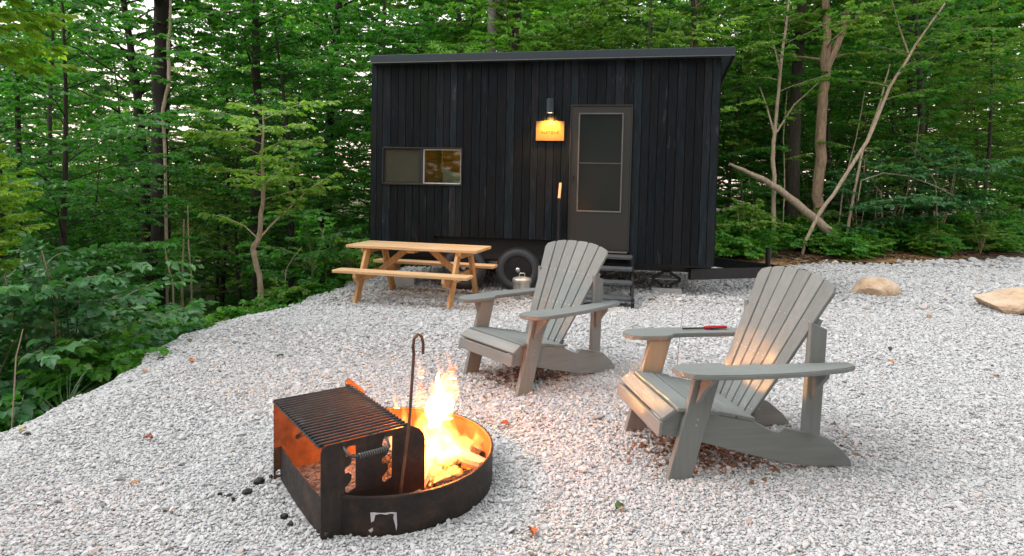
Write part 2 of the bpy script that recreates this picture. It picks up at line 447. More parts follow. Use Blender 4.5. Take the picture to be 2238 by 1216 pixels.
gs = gn_scatter('gravel_stones', P, R, S, rng.integers(0, 7, len(P)), T, list(range(1, 8)), chip, ico=2)
gs['label'] = 'pale grey crushed stone chips covering the whole clearing'


# ------------------------------------------------------------------ the black trailer cabin
WL, WR = Vector((-2.12, 9.25, 0)), Vector((2.765, 8.39, 0))
W_LEN = (WR-WL).length
W_ANG = math.atan2(WR.y-WL.y, WR.x-WL.x)
# local frame of the trailer: x along the wall to the right, y INTO the trailer (away from the camera), z up
trailer = tag(empty('trailer_cabin', WL, W_ANG), 'long black timber clad cabin on a wheeled trailer chassis at the back of the gravel', 'trailer cabin')
CHAR, nt, b = new_mat('charred_plank')
oi = N(nt, 'ObjectInfo'); tc = N(nt, 'TexCoord')
cmb = N(nt, 'CombineXYZ')
for i in range(3): nt.links.new(oi.outputs['Random'], cmb.inputs[i])
sc_ = N(nt, 'VectorMath', operation='SCALE'); sc_.inputs['Scale'].default_value = 53; nt.links.new(cmb.outputs[0], sc_.inputs[0])
ad = N(nt, 'VectorMath', operation='ADD'); nt.links.new(tc.outputs['Object'], ad.inputs[0]); nt.links.new(sc_.outputs[0], ad.inputs[1])
g1 = noise(nt, 4, 6, 0.7, vec=ad.outputs[0], stretch=(14, 14, 1.0))
g2 = noise(nt, 2.2, 4, 0.7, vec=ad.outputs[0], stretch=(6, 6, 1.1))
c1 = ramp(nt, [(0.3, (0.002, 0.003, 0.004)), (0.55, (0.007, 0.011, 0.014)), (0.75, (0.022, 0.031, 0.037))], g1)
scuff = mixc(nt, 1.0, ramp(nt, [(0.60, (0, 0, 0)), (0.74, (0.8, 0.8, 0.8))], g2), ramp(nt, [(0.50, (0.05, 0.05, 0.05)), (0.62, (1, 1, 1))], noise(nt, 1.3, 2, 0.5, vec=ad.outputs[0])), 'MULTIPLY')
c1 = mixc(nt, scuff, c1, (0.085, 0.100, 0.112))
c1 = mixc(nt, ramp(nt, [(0.45, (0, 0, 0)), (0.7, (0.6, 0.6, 0.6))], noise(nt, 0.9, 3, 0.6, vec=ad.outputs[0])), c1, (0.013, 0.010, 0.010))
k = math_(nt, 'ADD', math_(nt, 'MULTIPLY', math_(nt, 'POWER', oi.outputs['Random'], 3.0), 1.5), 0.75)
cb = N(nt, 'CombineXYZ')
for i in range(3): nt.links.new(k, cb.inputs[i])
c1 = mixc(nt, 1.0, c1, cb.outputs[0], 'MULTIPLY')
nt.links.new(c1, b.inputs['Base Color']); b.inputs['Roughness'].default_value = 0.6; b.inputs['Specular IOR Level'].default_value = 0.12
bump(nt, b, g1, 0.5, 0.004)
BLACKM = simple('black_steel', (0.012, 0.013, 0.015), 0.5, 0.3, var=0.3, scale=12, bmp=0.1)
FASC = simple('dark_metal_fascia', (0.026, 0.038, 0.048), 0.5, 0.2, var=0.12, scale=3, bmp=0.05, stretch=(0.4, 3, 3))
DARKIN = simple('dark_underside', (0.006, 0.006, 0.006), 0.9)
BRONZE = simple('dark_bronze_paint', (0.026, 0.025, 0.022), 0.5, 0.1, var=0.12, scale=60, bmp=0.15, dist=0.001)
ALU = simple('grey_aluminium_trim', (0.15, 0.15, 0.14), 0.4, 0.5, var=0.15, scale=8, bmp=0.03)
FRAMEM = simple('window_frame_metal', (0.022, 0.024, 0.027), 0.45, 0.3, var=0.15)
WHITEP = simple('white_paint', (0.62, 0.64, 0.60), 0.6, var=0.05, bmp=0.03)
PINEW = wood('lining_pine', (0.26, 0.16, 0.035), (0.46, 0.31, 0.075), axis=0, scale=0.7)
PILLOW = simple('white_linen', (0.62, 0.68, 0.68), 0.9, var=0.08, scale=9, bmp=0.3, dist=0.01)
def glass_mat(name, tint, refl=0.10, trans=0.9):
    m, nt, b = new_mat(name)
    tr = N(nt, 'BsdfTransparent'); tr.inputs[0].default_value = (*tint, 1)
    gl = N(nt, 'BsdfGlossy'); gl.inputs['Roughness'].default_value = 0.03
    fr = N(nt, 'Fresnel'); fr.inputs['IOR'].default_value = 1.55
    f = math_(nt, 'ADD', fr.outputs[0], refl)
    mx = N(nt, 'MixShader'); nt.links.new(f, mx.inputs[0]); nt.links.new(tr.outputs[0], mx.inputs[1]); nt.links.new(gl.outputs[0], mx.inputs[2])
    nt.links.new(mx.outputs[0], nt.nodes['Material Output'].inputs['Surface'])
    return m
GLASS = glass_mat('window_glass', (0.80, 0.84, 0.76), 0.0)
def screen_mat():
    m, nt, b = new_mat('insect_screen')
    b.inputs['Base Color'].default_value = (0.035, 0.045, 0.032, 1); b.inputs['Roughness'].default_value = 0.7
    tr = N(nt, 'BsdfTransparent'); mx = N(nt, 'MixShader'); mx.inputs[0].default_value = 0.55
    nt.links.new(tr.outputs[0], mx.inputs[1]); nt.links.new(b.outputs[0], mx.inputs[2])
    nt.links.new(mx.outputs[0], nt.nodes['Material Output'].inputs['Surface'])
    return m
SCREEN = screen_mat()

# planks on the front: columns cut round the window, the door and the wheel arch
WIN = (0.18, 1.41, 1.46, 2.015); DOOR = (2.955, 3.82, 0.60, 2.63); ARCH = (0.995, 2.73, 0.717)
rp = random.Random(11)
stops = [0.0, 0.18, 0.995, 1.41, 2.73, 2.955, 3.82, W_LEN]
edges = [0.0]
for a, bb in zip(stops[:-1], stops[1:]):
    n = max(1, round((bb-a)/0.118)); ws = [1+rp.uniform(-.12, .12) for _ in range(n)]; t = sum(ws); x = a
    for w in ws: x += w/t*(bb-a); edges.append(x)
def top_z(x): return 3.225+0.032*x/W_LEN
for x0, x1 in zip(edges[:-1], edges[1:]):
    m = (x0+x1)/2; lo = 0.717 if ARCH[0] < m < ARCH[1] else 0.43
    segs = [(lo, top_z(m))]
    if WIN[0] < m < WIN[1]: segs = [(lo, WIN[2]), (WIN[3], top_z(m))]
    if DOOR[0] < m < DOOR[1]: segs = [(DOOR[3], top_z(m))] if DOOR[2]-0.43 < .05 else [(0.43, DOOR[2]-0.03), (DOOR[3], top_z(m))]
    for z0, z1 in segs:
        d = rp.uniform(-0.002, 0.003); mb = MB()
        mb.box((-(x1-x0)/2+0.0035, -0.012-d, 0), ((x1-x0)/2-0.0035, 0.012, z1-z0-rp.uniform(0, 0.004)))
        mb.build('plank', CHAR, trailer, bevel=0.0022, loc=(m, 0, z0))
# sheathing behind the planks (so the joints read as dark grooves), with real openings
DEP = 2.35
sh = plate([(0.01, 0.45), (ARCH[0], 0.45), (ARCH[0], 0.735), (ARCH[1], 0.735), (ARCH[1], 0.45), (W_LEN-0.01, 0.45), (W_LEN-0.01, 3.22), (0.01, 3.20)],
           [[(WIN[0], WIN[2]), (WIN[1], WIN[2]), (WIN[1], WIN[3]), (WIN[0], WIN[3])]],
           lambda a, b_, t: (a, t, b_), 0.014, 0.05)
sh.build('wall_sheathing', DARKIN, trailer)
for nm, x in (('end_wall', 0.0), ('end_wall', W_LEN)):
    for i in range(20):
        y0 = 0.014+i*(DEP-0.014)/20; y1 = 0.014+(i+1)*(DEP-0.014)/20
        MB().box((x-0.012 if x > 1 else x-0.012, y0+0.003, 0.43), (x+0.012, y1-0.003, 3.2-0.4*(y0/DEP))).build('plank', CHAR, trailer, bevel=0.002)
MB().box((0.0, DEP-0.02, 0.43), (W_LEN, DEP+0.01, 2.80)).build('back_wall', CHAR, trailer)
MB().box((0.03, 0.06, 0.40), (W_LEN-0.03, DEP-0.03, 0.50)).build('floor_frame', BLACKM, trailer)
MB().box((ARCH[0]-0.03, 0.05, 0.50), (ARCH[1]+0.03, 0.9, 0.74)).build('wheel_well', DARKIN, trailer)
# roof: mono pitch falling to the back
rf = MB()
def rfr(x, y, z): return (x, y, z)
x0, x1 = 0.03, W_LEN+0.145
rf.add([(x0, -0.10, 3.30), (x1, -0.10, 3.335), (x1, DEP+0.12, 2.93), (x0, DEP+0.12, 2.895), (x0, -0.10, 3.235), (x1, -0.10, 3.27), (x1, DEP+0.12, 2.80), (x0, DEP+0.12, 2.765)],
       [(0, 1, 2, 3), (7, 6, 5, 4), (0, 4, 5, 1), (1, 5, 6, 2), (2, 6, 7, 3), (3, 7, 4, 0)])
rf.build('roof', FASC, trailer)
fa = MB(); fa.add([(x0-0.006, -0.122, 3.222), (x1+0.006, -0.122, 3.257), (x1+0.006, -0.122, 3.372), (x0-0.006, -0.122, 3.337),
                   (x0-0.006, -0.104, 3.222), (x1+0.006, -0.104, 3.257), (x1+0.006, -0.104, 3.372), (x0-0.006, -0.104, 3.337)],
                  [(0, 1, 2, 3), (7, 6, 5, 4), (0, 4, 5, 1), (1, 5, 6, 2), (2, 6, 7, 3), (3, 7, 4, 0)])
fa.build('fascia', FASC, trailer, bevel=0.004)
MB().beam((x0-0.006, -0.128, 3.226), (x1+0.006, -0.128, 3.261), 0.016, 0.012).build('drip_edge', ALU, trailer)
MB().beam((x1+0.004, -0.10, 3.31), (x1+0.004, DEP+0.12, 2.86), 0.02, 0.14).build('verge_board', BLACKM, trailer)

# window
win = MB()
def frame_box(mb, x0, x1, z0, z1, t, y0, y1):
    mb.box((x0, y0, z0), (x1, y1, z0+t)); mb.box((x0, y0, z1-t), (x1, y1, z1))
    mb.box((x0, y0, z0+t), (x0+t, y1, z1-t)); mb.box((x1-t, y0, z0+t), (x1, y1, z1-t)); return mb
frame_box(win, WIN[0]+.002, WIN[1]-.002, WIN[2]+.002, WIN[3]-.002, 0.022, -0.032, 0.05)
window = win.build('window', FRAMEM, trailer, bevel=0.003)
MB().box((0.772, -0.026, 1.486), (0.805, 0.045, 1.99)).build('mullion', FRAMEM, window)
frame_box(MB(), 0.206, 0.770, 1.486, 1.990, 0.018, -0.006, 0.010).build('sash_frame', FRAMEM, window)
frame_box(MB(), 0.807, 1.384, 1.486, 1.990, 0.014, 0.014, 0.045).build('sash_frame', WHITEP, window)
MB().box((0.224, 0.000, 1.504), (0.752, 0.003, 1.972)).build('insect_screen', SCREEN, window)
MB().box((0.224, 0.020, 1.504), (0.752, 0.024, 1.972)).build('pane', GLASS, window)
MB().box((0.821, 0.028, 1.500), (1.370, 0.032, 1.976)).build('pane', GLASS, window)
# the room behind the window
room = MB(); rx0, rx1, ry0, ry1, rz0, rz1 = 0.05, 2.3, 0.055, 2.1, 1.30, 2.75
room.add([(rx0, ry0, rz0), (rx1, ry0, rz0), (rx1, ry1, rz0), (rx0, ry1, rz0)], [(0, 1, 2, 3)])
room.add([(rx0, ry1, rz0), (rx1, ry1, rz0), (rx1, ry1, rz1), (rx0, ry1, rz1)], [(0, 1, 2, 3)])
room.add([(rx0, ry0, rz1), (rx1, ry0, rz1), (rx1, ry1, rz1), (rx0, ry1, rz1)], [(0, 3, 2, 1)])
room.add([(rx0, ry0, rz0), (rx0, ry1, rz0), (rx0, ry1, rz1), (rx0, ry0, rz1)], [(0, 1, 2, 3)])
room.add([(rx1, ry0, rz0), (rx1, ry1, rz0), (rx1, ry1, rz1), (rx1, ry0, rz1)], [(3, 2, 1, 0)])
room.build('room_lining', PINEW, trailer)
for i in range(6):
    MB().box((rx0+.02, ry1-0.03, 1.34+i*0.19), (rx1-.02, ry1-0.004, 1.34+i*0.19+0.182)).build('lining_board', PINEW, trailer, bevel=0.004)
MB().box((0.90, 0.30, 1.31), (1.00, 0.36, 2.3)).build('lining_post', PINEW, trailer)
pil = MB()
pv = []
for j in range(9):
    for i in range(13):
        a, c = i/12*2-1, j/8*2-1
        th = 0.10*(1-abs(a)**3.2)*(1-abs(c)**3.2)
        pv.append((a*0.34*(1-0.08*(1-c*c)), th, c*0.21*(1-0.08*(1-a*a))))
nn = len(pv); q = [(j*13+i, j*13+i+1, (j+1)*13+i+1, (j+1)*13+i) for j in range(8) for i in range(12)]
pil.add(pv, q); pil.add([(x, -y, z) for x, y, z in pv], [tuple(reversed(f)) for f in q])
pil.build('pillow', PILLOW, trailer, smooth=True, loc=(1.30, 0.42, 1.46), rot=(radians(20), radians(10), 0))
rl = bpy.data.lights.new('added_room_fill', 'POINT'); rl.energy = 11; rl.color = (1.0, 0.78, 0.38); rl.shadow_soft_size = 0.15  # added point light, stands in for light from a window opposite
rlo = bpy.data.objects.new('added_room_fill', rl); COL.objects.link(rlo); rlo.parent = trailer; rlo.location = (1.6, 1.0, 2.5)

# door
dfr = frame_box(MB(), DOOR[0]+.003, DOOR[1]-.003, DOOR[2]-0.02, DOOR[3]-.002, 0.018, -0.040, 0.03).build('door_frame', BRONZE, trailer, bevel=0.003)
d_out = [(2.978, 0.606), (3.797, 0.606), (3.797, 2.606), (2.978, 2.606)]
d_hole = [(3.095, 1.155), (3.675, 1.155), (3.675, 2.495), (3.095, 2.495)]
door = plate(d_out, [d_hole], lambda a, b_, t: (a, t, b_), -0.028, 0.012).build('door', BRONZE, trailer)
frame_box(MB(), 3.075, 3.695, 1.135, 2.515, 0.020, -0.040, -0.0285).build('lite_trim', ALU, door, bevel=0.003)
MB().box((3.097, -0.034, 1.815), (3.673, -0.029, 1.824)).build('lite_rail', ALU, door)
DGL, nt, b = new_mat('dark_screened_glass')
b.inputs['Base Color'].default_value = (0.006, 0.012, 0.011, 1); b.inputs['Roughness'].default_value = 0.22; b.inputs['Specular IOR Level'].default_value = 0.35
n_ = noise(nt, 140, 2, 0.5); bump(nt, b, n_, 0.25, 0.001)
MB().box((3.095, -0.016, 1.155), (3.675, -0.012, 1.815)).build('pane', DGL, door)
MB().box((3.095, -0.018, 1.824), (3.675, -0.014, 2.495)).build('pane', DGL, door)
MB().lathe([(0.0, -0.075), (0.016, -0.075), (0.018, -0.06), (0.010, -0.055), (0.010, -0.028)], (3.018, 0, 1.625), 12, 'Y').tube([(3.018, -0.055, 1.62), (3.016, -0.065, 1.58), (3.016, -0.060, 1.54)], [0.012, 0.010, 0.006]).build('handle', BLACKM, door, smooth=True)
MB().box((2.985, -0.07, 0.572), (3.79, -0.028, 0.592)).build('threshold', ALU, trailer, bevel=0.003)

# wall lamp and sign
LAMPIN, nt, b = new_mat('lamp_lens'); b.inputs['Emission Color'].default_value = (1.0, 0.72, 0.36, 1); b.inputs['Emission Strength'].default_value = 9
lm = MB().lathe([(0.0, 2.70), (0.050, 2.70), (0.055, 2.695), (0.055, 2.505), (0.051, 2.505), (0.051, 2.53), (0.0, 2.53)], (2.680, -0.100, 0), 24)
lm.box((2.655, -0.07, 2.60), (2.705, -0.016, 2.66))
lamp = lm.build('wall_lamp', FASC, trailer, smooth=True)
MB().lathe([(0.0, 2.520), (0.049, 2.520), (0.049, 2.514), (0.0, 2.514)], (2.680, -0.100, 0), 24).build('lamp_lens', LAMPIN, lamp)
sl = bpy.data.lights.new('lamp_light', 'SPOT'); sl.energy = 70; sl.color = (1.0, 0.43, 0.07); sl.spot_size = radians(115); sl.spot_blend = 0.8; sl.shadow_soft_size = 0.03
slo = bpy.data.objects.new('lamp_light', sl); COL.objects.link(slo); slo.parent = trailer; slo.location = (2.680, -0.100, 2.50); slo.rotation_euler = (radians(8), 0, 0)
SIGNM = simple('honey_wood_sign', (0.30, 0.17, 0.05), 0.55, var=0.15, scale=6, stretch=(0.6, 3, 8))
sign = MB().box((2.476, -0.036, 2.124), (2.876, -0.017, 2.398)).build('sign', SIGNM, trailer, bevel=0.003)
INK = simple('dark_ink', (0.10, 0.055, 0.015), 0.8)
def text_part(body, size, x, z, y=-0.0375, parent=None):
    cu = bpy.data.curves.new('t', 'FONT'); cu.body = body; cu.size = size; cu.align_x = 'CENTER'; cu.extrude = 0.0006; cu.space_character = 1.35
    ob = bpy.data.objects.new('t', cu); me = bpy.data.meshes.new_from_object(ob)
    me.transform(Matrix.Rotation(pi/2, 4, 'X')); me.materials.append(INK)
    bpy.data.objects.remove(ob)
    o = link_mesh('lettering', me, parent, (x, y, z)); return o
text_part('ALSTONE', 0.045, 2.676, 2.228, parent=sign)

# chassis, tyres, tongue
for y in (0.32, 1.95):
    MB().box((0.05, y, 0.30), (W_LEN+0.02, y+0.07, 0.395)).build('chassis_rail', BLACKM, trailer)
for x in (0.3, 1.2, 2.9, 4.0, 4.85):
    MB().box((x, 0.39, 0.31), (x+0.05, 1.95, 0.39)).build('cross_member', BLACKM, trailer)
# A-frame tongue
for a, b_ in (((W_LEN-0.3, 0.12, 0.30), (6.22, 1.16, 0.26)), ((W_LEN-0.3, 2.23, 0.30), (6.22, 1.28, 0.26))):
    MB().beam(a, b_, 0.06, 0.15).build('tongue_beam', BLACKM, trailer)
MB().box((6.1, 1.13, 0.21), (6.5, 1.31, 0.30)).build('hitch_coupler', BLACKM, trailer, bevel=0.01)
MB().tube([(5.93, 1.2, -0.06), (5.93, 1.2, 0.60)], 0.038, 12).tube([(5.93, 1.2, 0.60), (5.93, 1.2, 0.615)], 0.044, 12).box((5.83, 1.1, -0.06), (6.03, 1.3, -0.04)).build('tongue_jack', BLACKM, trailer, smooth=True)
RUBBER = simple('tyre_rubber', (0.045, 0.047, 0.050), 0.75, var=0.25, scale=30, bmp=0.2)
RIMM = simple('black_rim_paint', (0.010, 0.011, 0.013), 0.4, 0.2, var=0.2)
HUBM = simple('galvanised_hub', (0.55, 0.55, 0.52), 0.35, 0.8, var=0.15)
def wheel(x, y, z, side=-1):
    r = 0.325; w = 0.205
    prof = [(0.200, -w/2+0.02), (0.215, -w/2+0.004), (0.255, -w/2-0.004), (0.292, -w/2+0.008), (0.310, -w/2+0.03), (r, -w/2+0.045),
            (r, -0.034), (r-0.008, -0.030), (r-0.008, -0.022), (r, -0.018), (r, 0.018), (r-0.008, 0.022), (r-0.008, 0.030), (r, 0.034),
            (r, w/2-0.045), (0.310, w/2-0.03), (0.292, w/2-0.008), (0.255, w/2+0.004), (0.215, w/2-0.004), (0.200, w/2-0.02)]
    wh = MB().lathe(prof, (0, 0, 0), 48, 'Y', closed=True)
    nl = 60
    for i in range(nl):                                     # tread lugs on the shoulder
        a = 2*pi*i/nl; R3 = Matrix.Rotation(-a, 3, 'Y')
        for s in (-1, 1):
            wh.box((r-0.014, s*0.058-0.030, -0.010), (r+0.004, s*0.058+0.030, 0.010), rot=R3, piv=(0, 0, 0))
    tyre = wh.build('wheel', RUBBER, trailer, smooth=True, loc=(x, y, z))
    rim = MB().lathe([(0.203, -0.088), (0.198, -0.094), (0.186, -0.085), (0.178, -0.05), (0.155, -0.030), (0.11, -0.040), (0.085, -0.055), (0.05, -0.055), (0.0, -0.055), (0.0, 0.05), (0.203, 0.088)], (0, 0, 0), 40, 'Y')
    rm = rim.build('rim', RIMM, tyre, smooth=True)
    hub = MB().lathe([(0.0, -0.115), (0.018, -0.115), (0.024, -0.108), (0.034, -0.100), (0.036, -0.055), (0.0, -0.05)], (0, 0, 0), 20, 'Y')
    hub.build('hub', HUBM, tyre, smooth=True)
    for i in range(6):
        a = 2*pi*i/6+0.3
        MB().lathe([(0.0, -0.078), (0.010, -0.078), (0.011, -0.055), (0.0, -0.05)], (0.068*cos(a), 0, 0.068*sin(a)), 6, 'Y').build('lug_nut', HUBM, tyre)
    return tyre
wheel(2.250, 0.12, 0.262); wheel(1.44, 0.12, 0.258)
wheel(2.250, 2.05, 0.262); wheel(1.44, 2.05, 0.258)
MB().tube([(2.25, 0.2, 0.262), (2.25, 2.0, 0.262)], 0.035).tube([(1.44, 0.2, 0.258), (1.44, 2.0, 0.258)], 0.035).build('axle', BLACKM, trailer)
MB().beam((1.5, 0.34, 0.33), (2.2, 0.34, 0.33), 0.05, 0.03).beam((1.75, 0.33, 0.30), (1.95, 0.33, 0.30), 0.05, 0.05).build('leaf_spring', HUBM, trailer)

# ------------------------------------------------------------------ entry steps
steps = tag(empty('entry_steps', WL, W_ANG), 'black metal open riser steps leading up to the cabin door', 'steps')
WEATH = simple('step_tread_grey', (0.055, 0.065, 0.075), 0.55, 0.1, var=0.25, scale=8, bmp=0.1)
for y0, y1, z in ((-0.34, -0.05, 0.555), (-0.56, -0.32, 0.425), (-0.79, -0.55, 0.275), (-1.04, -0.80, 0.115)):
    MB().box((3.02, y0, z-0.035), (3.862, y1, z)).build('tread', WEATH, steps, bevel=0.003)
for x in (3.00, 3.868):
    MB().beam((x, -0.06, 0.50), (x, -1.08, 0.02), 0.03, 0.12).build('stringer', BLACKM, steps)
    MB().box((x-0.02, -1.07, -0.06), (x+0.02, -1.02, 0.12)).build('post', BLACKM, steps)
    MB().box((x-0.02, -0.34, -0.06), (x+0.02, -0.30, 0.54)).build('post', BLACKM, steps)
HANDW = simple('worn_wood_rail', (0.55, 0.36, 0.20), 0.7, var=0.2, stretch=(3, 3, 0.5))
hr = MB().box((2.815, -0.10, -0.05), (2.86, -0.06, 1.33)).build('handrail_post', BLACKM, steps)
MB().beam((2.845, -0.05, 1.525), (2.845, -0.20, 1.31), 0.035, 0.05).build('handrail', HANDW, steps, bevel=0.004)
MB().box((2.828, -0.225, -0.05), (2.862, -0.185, 1.31)).build('handrail_post', BLACKM, steps)

# ------------------------------------------------------------------ scissor jack, block, pot
T2W = Matrix.Translation(WL) @ Matrix.Rotation(W_ANG, 4, 'Z')
jk = T2W @ Vector((4.36, 0.30, 0.075)); jack = tag(empty('scissor_jack', jk, W_ANG), 'black scissor jack holding up the chassis at the right end of the cabin', 'jack')
for s in (-1, 1):
    MB().beam((0.03*s, 0, 0.225), (0.20*s, 0, 0.12), 0.04, 0.028, up=(0, 1, 0)).build('arm', BLACKM, jack)
    MB().beam((0.20*s, 0, 0.11), (0.03*s, 0, 0.015), 0.04, 0.028, up=(0, 1, 0)).build('arm', BLACKM, jack)
    MB().tube([(0.03*s, -0.03, 0.022), (0.03*s, 0.03, 0.022)], 0.009).build('pin', HUBM, jack)
    MB().tube([(0.03*s, -0.03, 0.215), (0.03*s, 0.03, 0.215)], 0.009).build('pin', HUBM, jack)
MB().tube([(-0.24, 0, 0.115), (0.24, 0, 0.115)], 0.009).build('screw_rod', HUBM, jack)
MB().box((-0.06, -0.05, 0.215), (0.06, 0.05, 0.228)).build('top_plate', BLACKM, jack)
MB().box((-0.08, -0.06, 0), (0.08, 0.06, 0.012)).build('base_plate', BLACKM, jack)
CONC = simple('concrete', (0.42, 0.41, 0.40), 0.9, var=0.15, scale=14, bmp=0.5)
bl = T2W @ Vector((4.36, 0.28, 0)); 
o = MB().box((-0.21, -0.11, -0.03), (0.21, 0.11, 0.073)).build('concrete_block', CONC, None, bevel=0.006, loc=bl, rot=(0, 0, W_ANG))
tag(o, 'pale concrete block under the scissor jack', 'block')
bl = T2W @ Vector((0.42, 0.30, 0))
o = MB().box((-0.19, -0.10, -0.12), (0.19, 0.10, 0.10)).build('concrete_block', CONC, None, bevel=0.006, loc=(bl.x, bl.y, -0.02), rot=(0, 0, W_ANG+.1))
tag(o, 'grey concrete block under the left end of the cabin behind the picnic table', 'block')
GALV, nt, b = new_mat('galvanised_pot')
n_ = noise(nt, 6, 3, 0.5, stretch=(3, 3, 0.4)); nt.links.new(ramp(nt, [(0.3, (0.34, 0.34, 0.31)), (0.7, (0.58, 0.58, 0.54))], n_), b.inputs['Base Color'])
b.inputs['Metallic'].default_value = 0.6; b.inputs['Roughness'].default_value = 0.42; bump(nt, b, n_, 0.1)
pot = tag(empty('metal_pot', (0.155, 8.42, pad_h(0.15, 8.42)-0.01), 0, 1.2), 'small galvanised metal bin with a lid on the gravel by the trailer tyre', 'bin')
pot.scale = (1.04, 1.04, 1.36)
MB().lathe([(0.0, 0.0), (0.105, 0.0), (0.108, 0.01), (0.112, 0.20), (0.106, 0.20), (0.10, 0.02), (0.0, 0.02)], n=28).build('body', GALV, pot, smooth=True)
lid = MB().lathe([(0.119, 0.178), (0.127, 0.180), (0.127, 0.208), (0.118, 0.218), (0.06, 0.232), (0.0, 0.236), (0.0, 0.222), (0.119, 0.20)], n=28).build('lid', GALV, pot, smooth=True)
MB().tube([(-0.035, 0, 0.228), (-0.035, 0, 0.262), (-0.028, 0, 0.268), (0.028, 0, 0.268), (0.035, 0, 0.262), (0.035, 0, 0.228)], 0.0055).build('handle', GALV, lid, smooth=True)

# ------------------------------------------------------------------ picnic table
CEDAR = wood('picnic_pine', (0.42, 0.235, 0.100), (0.68, 0.47, 0.26), axis=0, scale=0.9, rnd=0.10)
CEDARZ = wood('picnic_pine_upright', (0.38, 0.19, 0.070), (0.62, 0.36, 0.16), axis=2, scale=0.9, rnd=0.10)
CEDARY = wood('picnic_pine_cross', (0.38, 0.19, 0.070), (0.62, 0.36, 0.16), axis=1, scale=0.9, rnd=0.10)
tb = tag(empty('picnic_table', (-1.24, 8.30, -0.085), radians(-14.17)), 'orange brown pine picnic table with attached benches in front of the black cabin', 'picnic table')
for i in range(5):
    y = -0.275+i*0.1375
    MB().box((-0.91, -0.066, 0.700), (0.91, 0.066, 0.738)).build('tabletop_board', CEDAR, tb, bevel=0.004, loc=(0, y, 0))
for s in (-1, 1):
    for k in (0, 1):
        y = s*(0.632-k*0.122)
        MB().box((-0.91, -0.059, 0.407), (0.91, 0.059, 0.445)).build('bench_board', CEDAR, tb, bevel=0.004, loc=(0.0, y, 0))
for sx in (-1, 1):
    x = sx*0.638
    for sy in (-1, 1):
        mb = MB(); hw = 0.070
        a = Vector((0, sy*0.559, 0.0)); c = Vector((0, sy*0.230, 0.699))
        mb.add([(dx, p.y+dy, p.z) for p in (a, c) for dx, dy in ((-.019, -hw), (.019, -hw), (.019, hw), (-.019, hw))],
               [(3, 2, 1, 0), (4, 5, 6, 7), (0, 1, 5, 4), (1, 2, 6, 5), (2, 3, 7, 6), (3, 0, 4, 7)])
        mb.build('leg', CEDARZ, tb, bevel=0.003, loc=(x, 0, 0))
    MB().poly([(-0.69, 0.355), (-0.64, 0.295), (0.64, 0.295), (0.69, 0.355), (0.69, 0.405), (-0.69, 0.405)], lambda a, b_, t: (t, a, b_), -0.019, 0.019).build('bench_beam', CEDARY, tb, bevel=0.003, loc=(x-sx*0.040, 0, 0))
    MB().poly([(-0.32, 0.66), (-0.28, 0.62), (0.28, 0.62), (0.32, 0.66), (0.32, 0.698), (-0.32, 0.698)], lambda a, b_, t: (t, a, b_), -0.019, 0.019).build('top_cleat', CEDARY, tb, bevel=0.003, loc=(x+sx*0.040, 0, 0))
    MB().beam((x-sx*0.06, 0.0, 0.36), (x-sx*0.46, 0.0, 0.685), 0.038, 0.085).build('brace', CEDARZ, tb, bevel=0.003)
MB().box((-0.05, -0.30, 0.66), (0.05, 0.30, 0.699)).build('top_cleat', CEDARY, tb, bevel=0.003)

